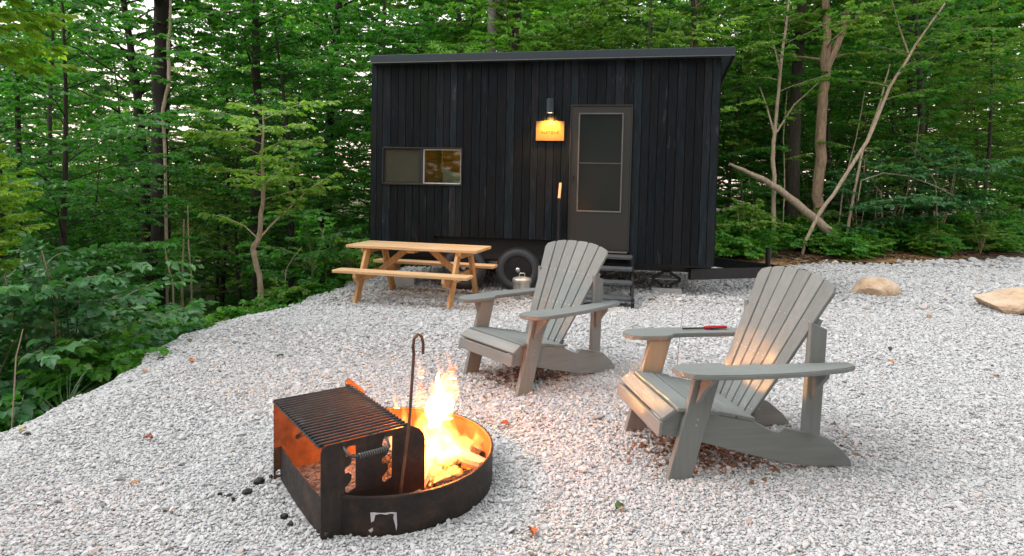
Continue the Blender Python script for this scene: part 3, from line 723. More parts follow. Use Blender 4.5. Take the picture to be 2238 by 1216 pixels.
# ------------------------------------------------------------------ adirondack chairs
def chair_mat(name, axis, lo=(0.143, 0.156, 0.150), hi=(0.195, 0.208, 0.200)):
    return wood(name, lo, hi, rough=0.60, axis=axis, scale=1.0, rnd=0.11, knots=False, bmp=0.14)
CH_X, CH_Y, CH_Z = chair_mat('grey_slat_x', 0), chair_mat('grey_slat_y', 1), chair_mat('grey_slat_z', 2)
SCREWM = simple('screw_steel', (0.45, 0.45, 0.43), 0.4, 0.8)
def make_chair(loc, ang, label):
    ch = tag(empty('adirondack_chair', loc, ang), label, 'chair', 'grey slatted chairs round the fire')
    rail = [(-.10, .225), (-.09, .30), (-.02, .348), (.10, .338), (.43, .268), (.537, .212), (.572, .207), (.60, .23), (.86, .164), (.96, .082), (1.008, .030), (1.012, .0), (.98, -.012), (.905, -.012), (.58, .044), (.13, .172)]
    for w0 in (0.037, 0.603):
        MB().poly(rail, lambda a, b_, t: (a, t, b_), w0, w0+0.030).build('side_rail', CH_X, ch, bevel=0.003)
    for w0, yb in ((0.0, -1), (0.635, 1)):
        MB().poly([(-.070, -.02), (.060, -.02), (.213, .562), (.078, .562)], lambda a, b_, t: (a, t, b_), w0, w0+0.035).build('front_leg', CH_Z, ch, bevel=0.003)
        MB().poly([(.690, .215), (.785, .192), (.800, .765), (.705, .805)], lambda a, b_, t: (a, t, b_), w0, w0+0.035).build('rear_post', CH_Z, ch, bevel=0.003)
    for s in (0, 1):
        f = (lambda w: w) if s == 0 else (lambda w: 0.67-w)
        inner = [(.675, -.0), (.27, -.002), (.235, .010), (.215, .040), (.18, .052), (.02, .050), (-.04, .030)]
        outer = [(-.068, -.01), (-.072, -.05), (-.055, -.10), (-.01, -.140), (.06, -.160), (.25, -.170), (.45, -.165), (.65, -.145), (.85, -.105), (.915, -.075), (.932, -.045), (.925, -.012), (.90, -.0), (.81, -.0), (.81, -.0)]
        pts = [(a, f(w)) for a, w in inner+outer[:-1]]
        MB().poly(pts, lambda a, b_, t: (a, b_, t), 0.564, 0.590).build('armrest', CH_X, ch, bevel=0.005, seg=2)
        sg = -1 if s == 0 else 1; w0 = 0.0 if s == 0 else 0.67
        for sx, zt in ((0.125, 0.563), (0.735, 0.563)):
            br = [(0.0, 0), (0.105, 0), (0.104, -0.025), (0.075, -0.055), (0.045, -0.090), (0.018, -0.150), (0.0, -0.175)]
            lean = 0.25 if sx < .5 else 0.0
            MB().poly(br, lambda a, b_, t: (sx+t+b_*lean, w0+sg*a, zt+b_), -0.014, 0.014).build('arm_bracket', CH_Z, ch, bevel=0.003)
    # seat
    def slat_across(name, a, b_, up, th=0.021, y0=0.012, y1=0.658, mat=CH_Y):
        a = Vector((a[0], 0, a[1])); b_ = Vector((b_[0], 0, b_[1])); d = (b_-a).normalized(); nrm = Vector((-d.z, 0, d.x))
        if nrm.z < 0 and up: nrm = -nrm
        if not up: nrm = Vector((-abs(nrm.x), 0, nrm.z if nrm.x < 0 else -nrm.z))
        vs = [p+q for q in (nrm*0.001, nrm*th) for p in (Vector((a.x, y0, a.z)), Vector((b_.x, y0, b_.z)), Vector((b_.x, y1, b_.z)), Vector((a.x, y1, a.z)))]
        MB().add(vs, [(0, 1, 2, 3), (7, 6, 5, 4), (0, 4, 5, 1), (1, 5, 6, 2), (2, 6, 7, 3), (3, 7, 4, 0)]).build(name, mat, ch, bevel=0.003)
    slat_across('front_apron', (-.10, .222), (-.0915, .298), False)
    slat_across('seat_slat', (-.092, .302), (-.024, .347), True)
    slat_across('seat_slat', (-.018, .349), (.096, .339), True)
    p = np.array([(.104, .338), (.43, .268)])
    for i in range(3):
        q0 = p[0]+(p[1]-p[0])*(i/3+.008); q1 = p[0]+(p[1]-p[0])*((i+1)/3-.012)
        slat_across('seat_slat', q0, q1, True, y0=0.012 if i < 1 else 0.036, y1=0.658 if i < 1 else 0.634)
    # back
    P0 = Vector((.452, 0, .262)); td = Vector((.39, 0, .78)).normalized(); nd = Vector((-td.z, 0, td.x))
    def hw(t): return 0.20+0.160*(max(t, 0)/.8)**0.85
    nS = 6
    for i in range(nS):
        r0, r1 = -1+2*i/nS, -1+2*(i+1)/nS
        left, right = [], []
        ts = [-0.03, 0.1, 0.25, 0.4, 0.55, 0.7]
        gap = 0.0045 if i != nS-1 else 0.0045
        for t in ts:
            left.append((0.335+hw(t)*r0+gap, t)); right.append((0.335+hw(t)*r1-(gap+(0.006 if i == nS-2 else 0)), t))
        top = []
        for k in range(7):
            r = r0+(r1-r0)*k/6; tt = 0.874-0.062*abs(r)**2.6
            xx = 0.335+hw(tt)*r; g = gap if k == 0 else (-gap if k == 6 else 0)
            top.append((xx+g, tt-(0.006 if k in (0, 6) else 0)-(0.02 if abs(r) > .99 else 0)))
        pts = left+top+right[::-1]
        MB().poly(pts, lambda a, b_, t: P0+td*b_+nd*t+Vector((0, a, 0)), -0.020, 0.0).build('back_slat', CH_Z, ch, bevel=0.003)
    def brace(t, wdt, h, name):
        c = P0+td*t-nd*0.036
        MB().beam((c.x, 0.335-wdt, c.z), (c.x, 0.335+wdt, c.z), 0.030, h, up=td).build(name, CH_Y, ch, bevel=0.003)
    brace(0.03, 0.20, 0.06, 'lower_back_brace'); brace(0.60, 0.322, 0.075, 'upper_back_brace')
    sc = MB()
    for i in range(nS):
        r = -1+2*(i+.5)/nS
        for t in (0.04, 0.33, 0.60):
            for dd in (-.35, .35):
                rr = r+dd*2/nS*.6
                q = P0+td*t+nd*0.0+Vector((0, 0.335+hw(t)*rr, 0))
                e1, e2 = Vector((0, 1, 0)), td
                sc.add([q+nd*0.0012+e1*(0.0042*cos(2*pi*k/8))+e2*(0.0042*sin(2*pi*k/8)) for k in range(8)], [tuple(range(8))])
    for w, x in ((-0.0012, 0.02), (0.6712, 0.02)):
        for z in (0.28, 0.31, 0.45, 0.50):
            sxx = 0.01+(z/.562)*0.14
            sc.add([(sxx+0.0045*cos(2*pi*k/8), w, z+0.0045*sin(2*pi*k/8)) for k in range(8)], [tuple(range(8))])
    so = sc.build('screw_heads', SCREWM, ch); so['kind'] = 'stuff'
    return ch
make_chair((0.889, 3.099, 0.004), radians(9.2), 'grey slatted adirondack chair nearest the camera, with a red handled lighter on its arm')
make_chair((0.115, 4.330, 0.0), radians(39.5), 'grey slatted adirondack chair farther back, between the fire and the cabin steps')
ca, sa = cos(radians(9.2)), sin(radians(9.2))
def chair1(s, w, z): return Vector((0.889+s*ca-w*sa, 3.099+s*sa+w*ca, 0.004+z))
RED = simple('red_plastic', (0.42, 0.012, 0.02), 0.35, var=0.1)
BLKP = simple('black_plastic', (0.014, 0.014, 0.02), 0.4, var=0.1)
lg = tag(empty('fire_lighter', chair1(0.47, 0.76, 0.5915), radians(10)), 'red and black long barrel fire lighter lying on the chair arm', 'lighter')
MB().tube([(-0.13, 0, 0.008), (0.02, 0, 0.009)], 0.0055).build('barrel', BLKP, lg, smooth=True)
MB().tube([(0.02, 0, 0.011), (0.05, 0, 0.012), (0.09, 0, 0.013), (0.17, -0.005, 0.013)], [0.010, 0.013, 0.012, 0.010]).build('grip', RED, lg, smooth=True)
MB().tube([(0.055, -0.012, 0.010), (0.08, -0.018, 0.009), (0.11, -0.014, 0.010)], 0.004).build('trigger', BLKP, lg)
STALK = simple('dry_stalk', (0.20, 0.14, 0.09), 0.8)
o = MB().tube([(1.235, 4.50, 0), (1.25, 4.52, 0.2), (1.262, 4.53, 0.42), (1.285, 4.54, 0.62), (1.28, 4.55, 0.71)], [0.0024, 0.0022, 0.0018, 0.0013, 0.0008], 5).build('dry_stalk', STALK)
tag(o, 'thin dry stalk standing in the gravel between the two chairs', 'stalk')

# ------------------------------------------------------------------ fire ring with cooking grate
STEEL, nt, b = new_mat('blackened_steel')
n1 = noise(nt, 7, 5, 0.7); n2 = noise(nt, 40, 3, 0.6)
c1 = ramp(nt, [(0.35, (0.010, 0.009, 0.009)), (0.55, (0.026, 0.018, 0.015)), (0.75, (0.080, 0.040, 0.024))], n1)
nt.links.new(c1, b.inputs['Base Color']); b.inputs['Metallic'].default_value = 0.25
nt.links.new(ramp(nt, [(0.3, (0.45,)*3), (0.7, (0.75,)*3)], n2), b.inputs['Roughness']); bump(nt, b, n2, 0.2, 0.002)
RUST_FIRELIT = simple('rusty_and_firelit_steel', (0.13, 0.060, 0.030), 0.75, 0.2, var=0.5, scale=14, bmp=0.3)
FIRELIT = simple('firelit_steel', (0.24, 0.105, 0.035), 0.8, 0.05, var=0.35, scale=10, bmp=0.3)  # fire glow on the ring's inside, put into this orange base colour
AX, AY, FA = -0.768, 2.491, radians(37)
FU, FV = Vector((cos(FA), sin(FA), 0)), Vector((-sin(FA), cos(FA), 0))
pit = tag(empty('fire_ring', (AX, AY, 0), FA), 'round black steel fire ring with side plates and a barred cooking grate', 'fire pit')
cx, cy = (RING_C[0]-AX), (RING_C[1]-AY); CR = (cx*cos(FA)+cy*sin(FA), -cx*sin(FA)+cy*cos(FA))
def arc_lathe(prof, c, a0, a1, n):
    mb = MB(); m = len(prof); vs = []
    for i in range(n+1):
        a = a0+(a1-a0)*i/n
        for r, h in prof: vs.append((c[0]+r*cos(a), c[1]+r*sin(a), h))
    fs = [(i*m+j, i*m+(j+1) % m, (i+1)*m+(j+1) % m, (i+1)*m+j) for i in range(n) for j in range(m)]+[tuple(range(m)), tuple(n*m+j for j in range(m))]
    return mb.add(vs, fs)
_a0 = math.atan2(-CR[1], -sqrt(RING_R**2-CR[1]**2))+2*pi-2*pi; _a1 = pi-math.asin((0.66-CR[1])/RING_R)
ring = arc_lathe([(RING_R-0.004, -0.03), (RING_R+0.002, -0.03), (RING_R+0.002, 0.158), (RING_R+0.006, 0.166), (RING_R+0.004, 0.173), (RING_R-0.006, 0.174), (RING_R-0.012, 0.168), (RING_R-0.004, 0.160)], CR, _a0, _a1, 84)
rg = ring.build('ring_wall', STEEL, pit, smooth=True)
rg.data.materials.append(FIRELIT)
for p_ in rg.data.polygons:
    c = p_.center; n_ = p_.normal
    if (Vector((c.x-CR[0], c.y-CR[1], 0))).dot(Vector((n_.x, n_.y, 0))) < -0.05: p_.material_index = 1
pan = MB(); pv_ = []
for i in range(13):
    t_ = i/12; x_ = 0.014+0.016*t_-0.008*sin(pi*t_); y_ = 0.006+0.648*t_
    for dx_, z_ in ((0, -.03), (.005, -.03), (.005, .165), (0, .165)): pv_.append((x_+dx_, y_, z_))
pan.add(pv_, [(i*4+j, i*4+(j+1) % 4, (i+1)*4+(j+1) % 4, (i+1)*4+j) for i in range(12) for j in range(4)]+[(0, 1, 2, 3), (48, 49, 50, 51)])
pan.build('pan_wall', STEEL, pit)
fr_ = lambda a, b_, t: (a, t, b_)
def rc(cx_, cz, r, n=10): return [(cx_+r*cos(2*pi*k/n), cz+r*sin(2*pi*k/n)) for k in range(n)]
slot1 = [(.153, .375), (.153, .190), (.118, .176), (.106, .186), (.106, .204), (.118, .212), (.131, .228), (.134, .250), (.122, .262), (.106, .262), (.102, .276), (.106, .290), (.121, .292), (.131, .304), (.134, .322), (.124, .334), (.108, .334), (.104, .350), (.110, .372), (.124, .378)]
slot2 = [(a+.169, b_) for a, b_ in slot1]
near_out = [(0, -.03), (0, .375), (.006, .392), (.022, .402), (.385, .402), (.42, .398), (.455, .380), (.478, .352), (.486, .32), (.486, -.03)]
npl = plate(near_out, [slot1, slot2, rc(.025, .030, .011)], fr_, -0.003, 0.003).build('side_plate', STEEL, pit)
npl['label'] = 'near side plate with two notched slots for the grate'
far_out = [(0, -.03), (0, .375), (.006, .392), (.022, .402), (.372, .402), (.372, .432), (.384, .450), (.398, .440), (.43, .41), (.47, .375), (.486, .33), (.486, -.03)]
fpl = plate(far_out, [slot1, slot2, rc(.025, .030, .016), rc(.19, .30, .012)], lambda a, b_, t: (a, 0.66+t, b_), -0.003, 0.003).build('side_plate', STEEL, pit)
fpl.data.materials.append(RUST_FIRELIT)
for p_ in fpl.data.polygons:
    if p_.center.y < 0.6585: p_.material_index = 1  # firelight on the far plate's inner face, put in as orange brown colour
GRM = simple('grate_steel', (0.040, 0.044, 0.046), 0.45, 0.5, var=0.3, scale=18)
grate = MB().beam((0.004, 0.005, 0.398), (0.004, 0.655, 0.398), 0.022, 0.006).beam((0.398, 0.005, 0.398), (0.398, 0.655, 0.398), 0.022, 0.006).build('grate', GRM, pit)
for i in range(21):
    y = 0.016+i*0.628/20
    MB().tube([(-0.004, y, 0.406), (0.405, y, 0.406)], 0.0060, 8).build('bar', GRM, grate, smooth=True)
hl = MB().tube([(.095, .03, .392), (.095, -.03, .372), (.100, -.055, .362), (.118, -.068, .356), (.262, -.072, .356), (.280, -.060, .358), (.286, -.03, .372), (.286, .03, .392)], 0.006, 8).build('grate_handle', GRM, grate, smooth=True)
coil = [(0.135+i/8*0.0105+0.0, -.070+0.0105*cos(2*pi*i/8), .356+0.0105*sin(2*pi*i/8)) for i in range(0, 8*13)]
MB().tube(coil, 0.0024, 5).build('coil_grip', ALU, hl, smooth=True)
# remains of a peeled label on the front of the ring
stk = MB()
def on_ring(px_, z):                                   # bearing (rad) on the ring, seen from its centre
    return Vector((RING_C[0]+(RING_R+0.0032)*sin(px_), RING_C[1]-(RING_R+0.0032)*cos(px_), z))
def ringpoly(pts):
    M_ = (Matrix.Translation((AX, AY, 0)) @ Matrix.Rotation(FA, 4, 'Z')).inverted()
    stk.add([M_ @ on_ring(a, z) for a, z in pts], [tuple(range(len(pts)))])
for pts in ([(.055, .107), (.245, .103), (.245, .094), (.215, .098), (.18, .094), (.14, .100), (.095, .096), (.085, .070), (.062, .064), (.058, .09)],
            [(.245, .103), (.262, .101), (.268, .045), (.262, .020), (.250, .050), (.236, .078)], [(.04, .030), (.075, .042), (.080, .028), (.06, .020)]):
    ringpoly(pts)
stk.build('label_remnant', simple('label_paper', (0.50, 0.47, 0.50), 0.8), pit)
# ash and embers inside
ASH, nt, b = new_mat('ash_bed')
n1 = noise(nt, 9, 6, 0.75); n2 = noise(nt, 45, 4, 0.7)
nt.links.new(mixc(nt, ramp(nt, [(0.45, (0, 0, 0)), (0.62, (1, 1, 1))], n2), ramp(nt, [(0.35, (0.05, 0.045, 0.04)), (0.65, (0.26, 0.22, 0.20))], n1), (0.015, 0.013, 0.012)), b.inputs['Base Color'])
b.inputs['Roughness'].default_value = 1.0; bump(nt, b, n2, 0.8, 0.02)
am = MB(); av = []; nr, na_ = 16, 48
for i in range(nr+1):
    for k in range(na_):
        r = (RING_R-0.006)*i/nr; a = 2*pi*k/na_; x, y = RING_C[0]+r*cos(a), RING_C[1]+r*sin(a)
        d = math.hypot(x+0.34, y-3.06); lx_ = (x-AX)*cos(FA)+(y-AY)*sin(FA); ly_ = -(x-AX)*sin(FA)+(y-AY)*cos(FA)
        if lx_ < .03 and 0 < ly_ < .66: x += (.03-lx_)*cos(FA); y += (.03-lx_)*sin(FA)
        av.append((x, y, 0.030+0.045*math.exp(-(d/0.22)**2)+0.008*sin(x*40)*sin(y*37)))
am.add(av, [(i*na_+k, i*na_+(k+1) % na_, (i+1)*na_+(k+1) % na_, (i+1)*na_+k) for i in range(nr) for k in range(na_)])
tag(am.build('ash_bed', ASH, smooth=True), 'grey ash bed covering the floor of the fire ring', kind='stuff')
EMB, nt, b = new_mat('embers')
at = N(nt, 'Attribute', attribute_name='tone', attribute_type='INSTANCER')
b.inputs['Base Color'].default_value = (0.02, 0.015, 0.012, 1); b.inputs['Roughness'].default_value = 0.95
b.inputs['Emission Color'].default_value = (1.0, 0.22, 0.02, 1)
nt.links.new(math_(nt, 'MULTIPLY', math_(nt, 'POWER', at.outputs['Fac'], 4.0), 9.0), b.inputs['Emission Strength'])
n = 420; rr = 0.33*np.sqrt(rng.uniform(0, 1, n)); aa = rng.uniform(0, 6.28, n)
ex, ey = -0.36+rr*np.cos(aa), 3.04+rr*np.sin(aa)
k = np.hypot(ex-RING_C[0], ey-RING_C[1]) < RING_R-0.03; ex, ey = ex[k], ey[k]; n = len(ex)
EP = np.stack([ex, ey, 0.045+0.045*np.exp(-((np.hypot(ex+0.34, ey-3.06))/0.22)**2)+rng.uniform(0, .02, n)], 1)
ES = np.stack([rng.uniform(.010, .026, n), rng.uniform(.007, .016, n), rng.uniform(.006, .013, n)], 1)
o = gn_scatter('embers', EP, rng.uniform(0, 6.28, (n, 3)), ES, rng.integers(0, 4, n), np.clip(1.1-np.hypot(ex+0.36, ey-3.04)/0.38, 0, 1)*rng.uniform(.5, 1, n), [11, 12, 13, 14], EMB, ico=1)
o['label'] = 'glowing embers and charred bits heaped under the burning logs'
# logs
LOGW = wood('split_log', (0.30, 0.18, 0.10), (0.56, 0.40, 0.27), axis=0, scale=1.2, rnd=0.1, bmp=0.6)
LOGC = simple('charred_log', (0.030, 0.022, 0.018), 0.95, var=0.7, scale=30, bmp=0.9, dist=0.01)
def log(a, b_, r, mat, label, seed, flat=0.6):
    rr_ = random.Random(seed); a, b_ = Vector(a), Vector(b_); d = b_-a; L = d.length
    mb = MB(); ns, nk = 7, 8; vs = []
    prof = [(cos(2*pi*k/nk)*r*rr_.uniform(.8, 1.15), sin(2*pi*k/nk)*r*flat*rr_.uniform(.8, 1.15)) for k in range(nk)]
    for i in range(ns+1):
        tpr = 1-0.15*abs(i/ns*2-1)**3
        for k in range(nk): vs.append((L*(i/ns)+rr_.uniform(-.004, .004)+(rr_.uniform(-.012, .012) if i in (0, ns) else 0), prof[k][0]*tpr+rr_.uniform(-.002, .002), prof[k][1]*tpr+rr_.uniform(-.002, .002)))
    fs = [(i*nk+k, i*nk+(k+1) % nk, (i+1)*nk+(k+1) % nk, (i+1)*nk+k) for i in range(ns) for k in range(nk)]+[tuple(range(nk)), tuple(ns*nk+k for k in range(nk))]
    o = mb.add(vs, fs).build('firewood_log', mat, None)
    o.rotation_euler = d.to_track_quat('X', 'Z').to_euler(); o.location = a
    return tag(o, label, 'log', 'firewood logs in the ring')
log((-0.385, 3.16, 0.125), (-0.115, 3.00, 0.105), 0.050, LOGW, 'thick pale split log lying right of the flames inside the ring', 1)
log((-0.30, 3.34, 0.085), (-0.13, 3.13, 0.10), 0.024, LOGC, 'thin charred stick along the back right wall of the ring', 2, .9)
log((-0.44, 2.66, 0.05), (-0.37, 3.00, 0.13), 0.035, LOGW, 'short pale log end between the near plate and the embers', 3)
log((-0.52, 3.14, 0.075), (-0.24, 3.02, 0.10), 0.034, LOGC, 'charred log burning under the middle of the flames', 4, .9)
log((-0.33, 2.84, 0.07), (-0.17, 2.98, 0.075), 0.022, LOGC, 'short black charred piece at the front edge of the embers', 5, .9)
log((-0.50, 3.30, 0.06), (-0.30, 3.08, 0.16), 0.030, LOGC, 'charred log leaning up behind the tallest flame', 6, .9)
# poker
pk = MB().tube([FU*.33+FV*-.045+Vector((AX, AY, .03)), FU*.381+FV*-.045+Vector((AX, AY, .422)), FU*.400+FV*-.045+Vector((AX, AY, .74)), FU*.396+FV*-.045+Vector((AX, AY, .775)),
                FU*.400+FV*-.045+Vector((AX, AY, .808)), FU*.418+FV*-.045+Vector((AX, AY, .828)), FU*.438+FV*-.045+Vector((AX, AY, .815)), FU*.446+FV*-.045+Vector((AX, AY, .785)), FU*.446+FV*-.045+Vector((AX, AY, .735))],
               0.0068, 8)
tag(pk.build('fire_poker', RUST_FIRELIT, smooth=True), 'tall iron poker with a hooked top standing upright in the fire ring', 'poker')
# flames
FLM, nt, b = new_mat('flame')
nt.nodes.remove(b)
tc = N(nt, 'TexCoord')
nf = noise(nt, 8.0, 3, 0.6, stretch=(1.4, 1.4, 0.55)); sepz = N(nt, 'SeparateXYZ'); nt.links.new(tc.outputs['Generated'], sepz.inputs[0])
mr = N(nt, 'MapRange'); nt.links.new(nf, mr.inputs['Value']); mr.inputs['From Min'].default_value = 0.38; mr.inputs['From Max'].default_value = 0.60
mr.inputs['To Min'].default_value = 0.42; mr.inputs['To Max'].default_value = 1.0
nt.links.new(tc.outputs['Object'], sepz.inputs[0])
fade = ramp(nt, [(0.0, (1, 1, 1)), (0.20, (0.85, 0.85, 0.85)), (0.42, (0.42, 0.42, 0.42)), (0.6, (0.30, 0.30, 0.30))], sepz.outputs['Z'])
em = N(nt, 'Emission'); em.inputs[0].default_value = (1.0, 0.31, 0.065, 1)
nt.links.new(math_(nt, 'MULTIPLY', math_(nt, 'MULTIPLY', mr.outputs[0], fade), 48.0), em.inputs['Strength'])
nt.links.new(em.outputs[0], nt.nodes['Material Output'].inputs['Volume'])
flames = tag(empty('campfire_flames', (-0.38, 3.06, 0.08)), 'bright yellow and orange flames rising from the logs in the fire ring', 'fire')
def tongue(x, y, z0, h, r, seed, lean=(0, 0), flat=0.7):
    rr_ = random.Random(seed); ns, nk = 22, 16; vs = []
    ph = [rr_.uniform(0, 6.28) for _ in range(6)]
    for i in range(ns+1):
        t = i/ns
        rad = r*(0.55+0.45*sin(pi*min(t*1.1+.1, 1)))*(1-t**2.6)*(1+0.28*sin(t*11+ph[0]))
        rad = max(rad, 0.0006)
        ox = lean[0]*t+0.30*r*sin(t*6+ph[1])*t+0.15*r*sin(t*13+ph[2])*t; oy = lean[1]*t+0.25*r*sin(t*5+ph[3])*t
        for k in range(nk):
            a = 2*pi*k/nk; rk = rad*(1+0.26*sin(2*a+ph[4]+t*5)+0.18*sin(3*a+ph[5]-t*9)+0.10*sin(5*a+t*23))
            vs.append((x+ox+rk*cos(a), y+oy+rk*sin(a)*flat, z0+h*t))
    fs = [(i*nk+k, i*nk+(k+1) % nk, (i+1)*nk+(k+1) % nk, (i+1)*nk+k) for i in range(ns) for k in range(nk)]
    MB().add(vs, fs).build('flame_tongue', FLM, flames, smooth=True)
for a in ((0.030, 0.0, 0.00, 0.58, 0.080, 1, (0.025, 0)), (0.00, -0.03, -0.02, 0.34, 0.110, 2, (0.01, 0)), (-0.04, 0.02, 0.10, 0.42, 0.034, 3, (-0.05, 0)),
          (-0.10, 0.03, -0.02, 0.28, 0.075, 4, (-0.05, 0)), (0.07, -0.02, -0.02, 0.20, 0.090, 5, (0.02, 0)), (-0.17, 0.05, 0.02, 0.25, 0.040, 6, (-0.05, 0.0)),
          (0.16, 0.08, 0.0, 0.15, 0.050, 7, (0.0, 0.02)), (0.21, 0.15, 0.0, 0.13, 0.032, 8, (0.02, 0)), (0.05, -0.17, -0.02, 0.10, 0.050, 9, (0.01, 0)),
          (-0.03, -0.14, -0.02, 0.16, 0.055, 10, (0.02, 0)), (0.050, 0.03, 0.22, 0.37, 0.060, 12, (0.025, 0.0)), (0.12, -0.13, -0.02, 0.09, 0.045, 13, (0.0, 0)), (-0.05, -0.02, 0.0, 0.34, 0.055, 14, (0.055, 0)),
          (-0.06, 0.0, 0.44, 0.14, 0.018, 15, (-0.02, 0)), (-0.19, 0.06, 0.26, 0.09, 0.016, 16, (-0.02, 0)), (0.01, 0.03, 0.16, 0.30, 0.052, 17, (0.03, 0)), (0.095, 0.0, 0.44, 0.10, 0.022, 18, (0.02, 0)), (0.10, 0.05, 0.02, 0.28, 0.045, 19, (-0.02, 0)),
          (-0.13, 0.02, 0.16, 0.20, 0.022, 20, (-0.04, 0))):
    tongue(*a)
fl = bpy.data.lights.new('fire_light', 'POINT'); fl.energy = 29; fl.color = (1.0, 0.22, 0.03); fl.shadow_soft_size = 0.09
flo = bpy.data.objects.new('fire_light', fl); COL.objects.link(flo); flo.location = (-0.37, 3.06, 0.30)

# ------------------------------------------------------------------ boulders, charcoal, fallen leaves
SAND, nt, b = new_mat('sandstone')
n1 = noise(nt, 4, 6, 0.65); n2 = noise(nt, 22, 4, 0.7)
nt.links.new(ramp(nt, [(0.3, (0.34, 0.21, 0.12)), (0.45, (0.54, 0.39, 0.26)), (0.72, (0.66, 0.54, 0.42))], n1), b.inputs['Base Color'])
b.inputs['Roughness'].default_value = 0.9; bump(nt, b, n2, 1.0, 0.03)
def boulder(name, loc, size, seed, label, rz=0, cuts=11):
    rr_ = random.Random(seed); bm = bmesh.new(); bmesh.ops.create_icosphere(bm, subdivisions=4, radius=1.0)
    pl = []
    for _ in range(cuts):
        n_ = Vector((rr_.gauss(0, 1), rr_.gauss(0, 1), rr_.gauss(0, .8))).normalized(); pl.append((n_, rr_.uniform(0.58, 0.85)))
    for v in bm.verts:
        for n_, d in pl:
            e = v.co.dot(n_)-d
            if e > 0: v.co -= n_*e*0.94
        v.co += Vector((rr_.uniform(-1, 1),)*3)*0.004
        v.co = Vector((v.co.x*size[0], v.co.y*size[1], v.co.z*size[2]))
    me = bpy.data.meshes.new(name); bm.to_mesh(me); bm.free(); me.materials.append(SAND)
    return tag(link_mesh(name, me, None, loc, (0, 0, rz)), label, 'rock')
boulder('boulder', (5.36, 9.02, 0.05), (0.39, 0.28, 0.20), 17, 'small faceted tan sandstone rock on the gravel beyond the right chair', .35, 15)
boulder('boulder', (6.78, 8.05, 0.06), (0.80, 0.50, 0.27), 21, 'large flat topped tan boulder at the right edge of the clearing', 0.2)
COAL = simple('charcoal', (0.008, 0.008, 0.009), 0.7, var=0.4, scale=60, bmp=0.6)
for i, (x, y, s_) in enumerate(((-1.235, 2.87, .020), (-1.30, 2.83, .013), (-1.27, 2.80, .010), (-1.35, 2.84, .011), (-1.215, 2.97, .024), (-1.18, 3.02, .012), (-0.98, 2.66, .016), (-0.93, 2.60, .012))):
    o = boulder('charcoal_piece', (x, y, 0.012), (s_*1.3, s_, s_*.8), 30+i, 'small black charcoal bit on the gravel left of the fire ring', i)
    o.data.materials.clear(); o.data.materials.append(COAL); o['category'] = 'charcoal'; o['group'] = 'charcoal bits left of the fire ring'
LCOL = {'rust': (0.30, 0.075, 0.025), 'brown': (0.16, 0.085, 0.04), 'orange': (0.42, 0.17, 0.06), 'green': (0.07, 0.12, 0.03), 'yellow': (0.42, 0.34, 0.06), 'dark': (0.035, 0.028, 0.018)}
LMT = {k: simple('fallen_leaf_'+k, v, 0.7, var=0.3, scale=40) for k, v in LCOL.items()}
def fallen(x, y, L, colr, label, rz):
    rr_ = random.Random(int(x*97+y*31)); pts = []
    n_ = 7
    for i in range(n_+1):
        t = i/n_; w = 0.34*sin(pi*min(1, t*1.02))**0.8*(1+0.15*sin(t*12)); c = 0.22*sin(t*pi*0.9+rr_.uniform(-.1, .1))
        for s_ in (-1, 0, 1):
            pts.append(((t-.5)*L, s_*w*L, (c*0.8+abs(s_)*0.22*rr_.uniform(.5, 1.2))*L+0.010))
    fs = [(i*3+k, i*3+k+1, (i+1)*3+k+1, (i+1)*3+k) for i in range(n_) for k in range(2)]
    mb = MB().add(pts, fs).add([(p[0], p[1], p[2]-0.0012) for p in pts], [tuple(reversed(f)) for f in fs])
    mb.tube([(0.5*L, 0, 0.012), (0.75*L, 0.05*L, 0.016)], 0.0012, 4)
    o = mb.build('fallen_leaf', LMT[colr], None, smooth=True, loc=(x, y, float(pad_h(x, y))+0.006), rot=(rr_.uniform(-.25, .25), rr_.uniform(-.25, .25), rz))
    tag(o, label, 'leaf')
for a in ((-2.04, 3.43, .050, 'rust', 'curled rust leaf on open gravel left of the cooking grate', .4), (-2.58, 4.94, .070, 'orange', 'orange brown leaf on the gravel near the left edge, furthest back', 2),
          (-1.92, 5.11, .065, 'green', 'small green leaf on the gravel between fire ring and picnic table', 1), (-2.8, 3.52, .045, 'dark', 'dark withered leaf at the left edge below the yellow one', .2),
          (-2.94, 3.67, .050, 'yellow', 'yellow leaf at the far left edge of the gravel', 1.4), (-1.80, 2.91, .035, 'orange', 'tiny orange leaf lying nearest the lower left corner', 0),
          (-2.98, 5.68, .070, 'brown', 'brown leaf on the gravel crest by the undergrowth', 2.2), (-3.0, 5.25, .060, 'dark', 'dark leaf lying on the very rim of the gravel', .9),
          (-2.87, 4.80, .050, 'orange', 'small orange leaf on the left rim among green plants', 3), (0.11, 2.56, .066, 'rust', 'crumpled red leaf in front of the fire ring, lowest in view', 1.7),
          (0.52, 2.78, .060, 'green', 'dull green leaf on the gravel in front of the right chair', .8), (5.01, 7.32, .080, 'orange', 'orange leaf on the gravel near the large boulder', .3),
          (3.58, 5.73, .060, 'dark', 'dark leaf on the gravel right of the nearest chair', 1), (1.86, 8.03, .090, 'brown', 'brown leaf by the foot of the steps and concrete block', 2.5),
          (3.32, 5.30, .070, 'orange', 'pale orange leaf behind the rear foot of the right chair', 1.3), (3.98, 4.97, .050, 'orange', 'small tan leaf on open gravel at the far right', .1),
          (-0.02, 3.75, .055, 'rust', 'rust leaf on the gravel between the fire ring and the farther chair', .1)):
    fallen(*a)
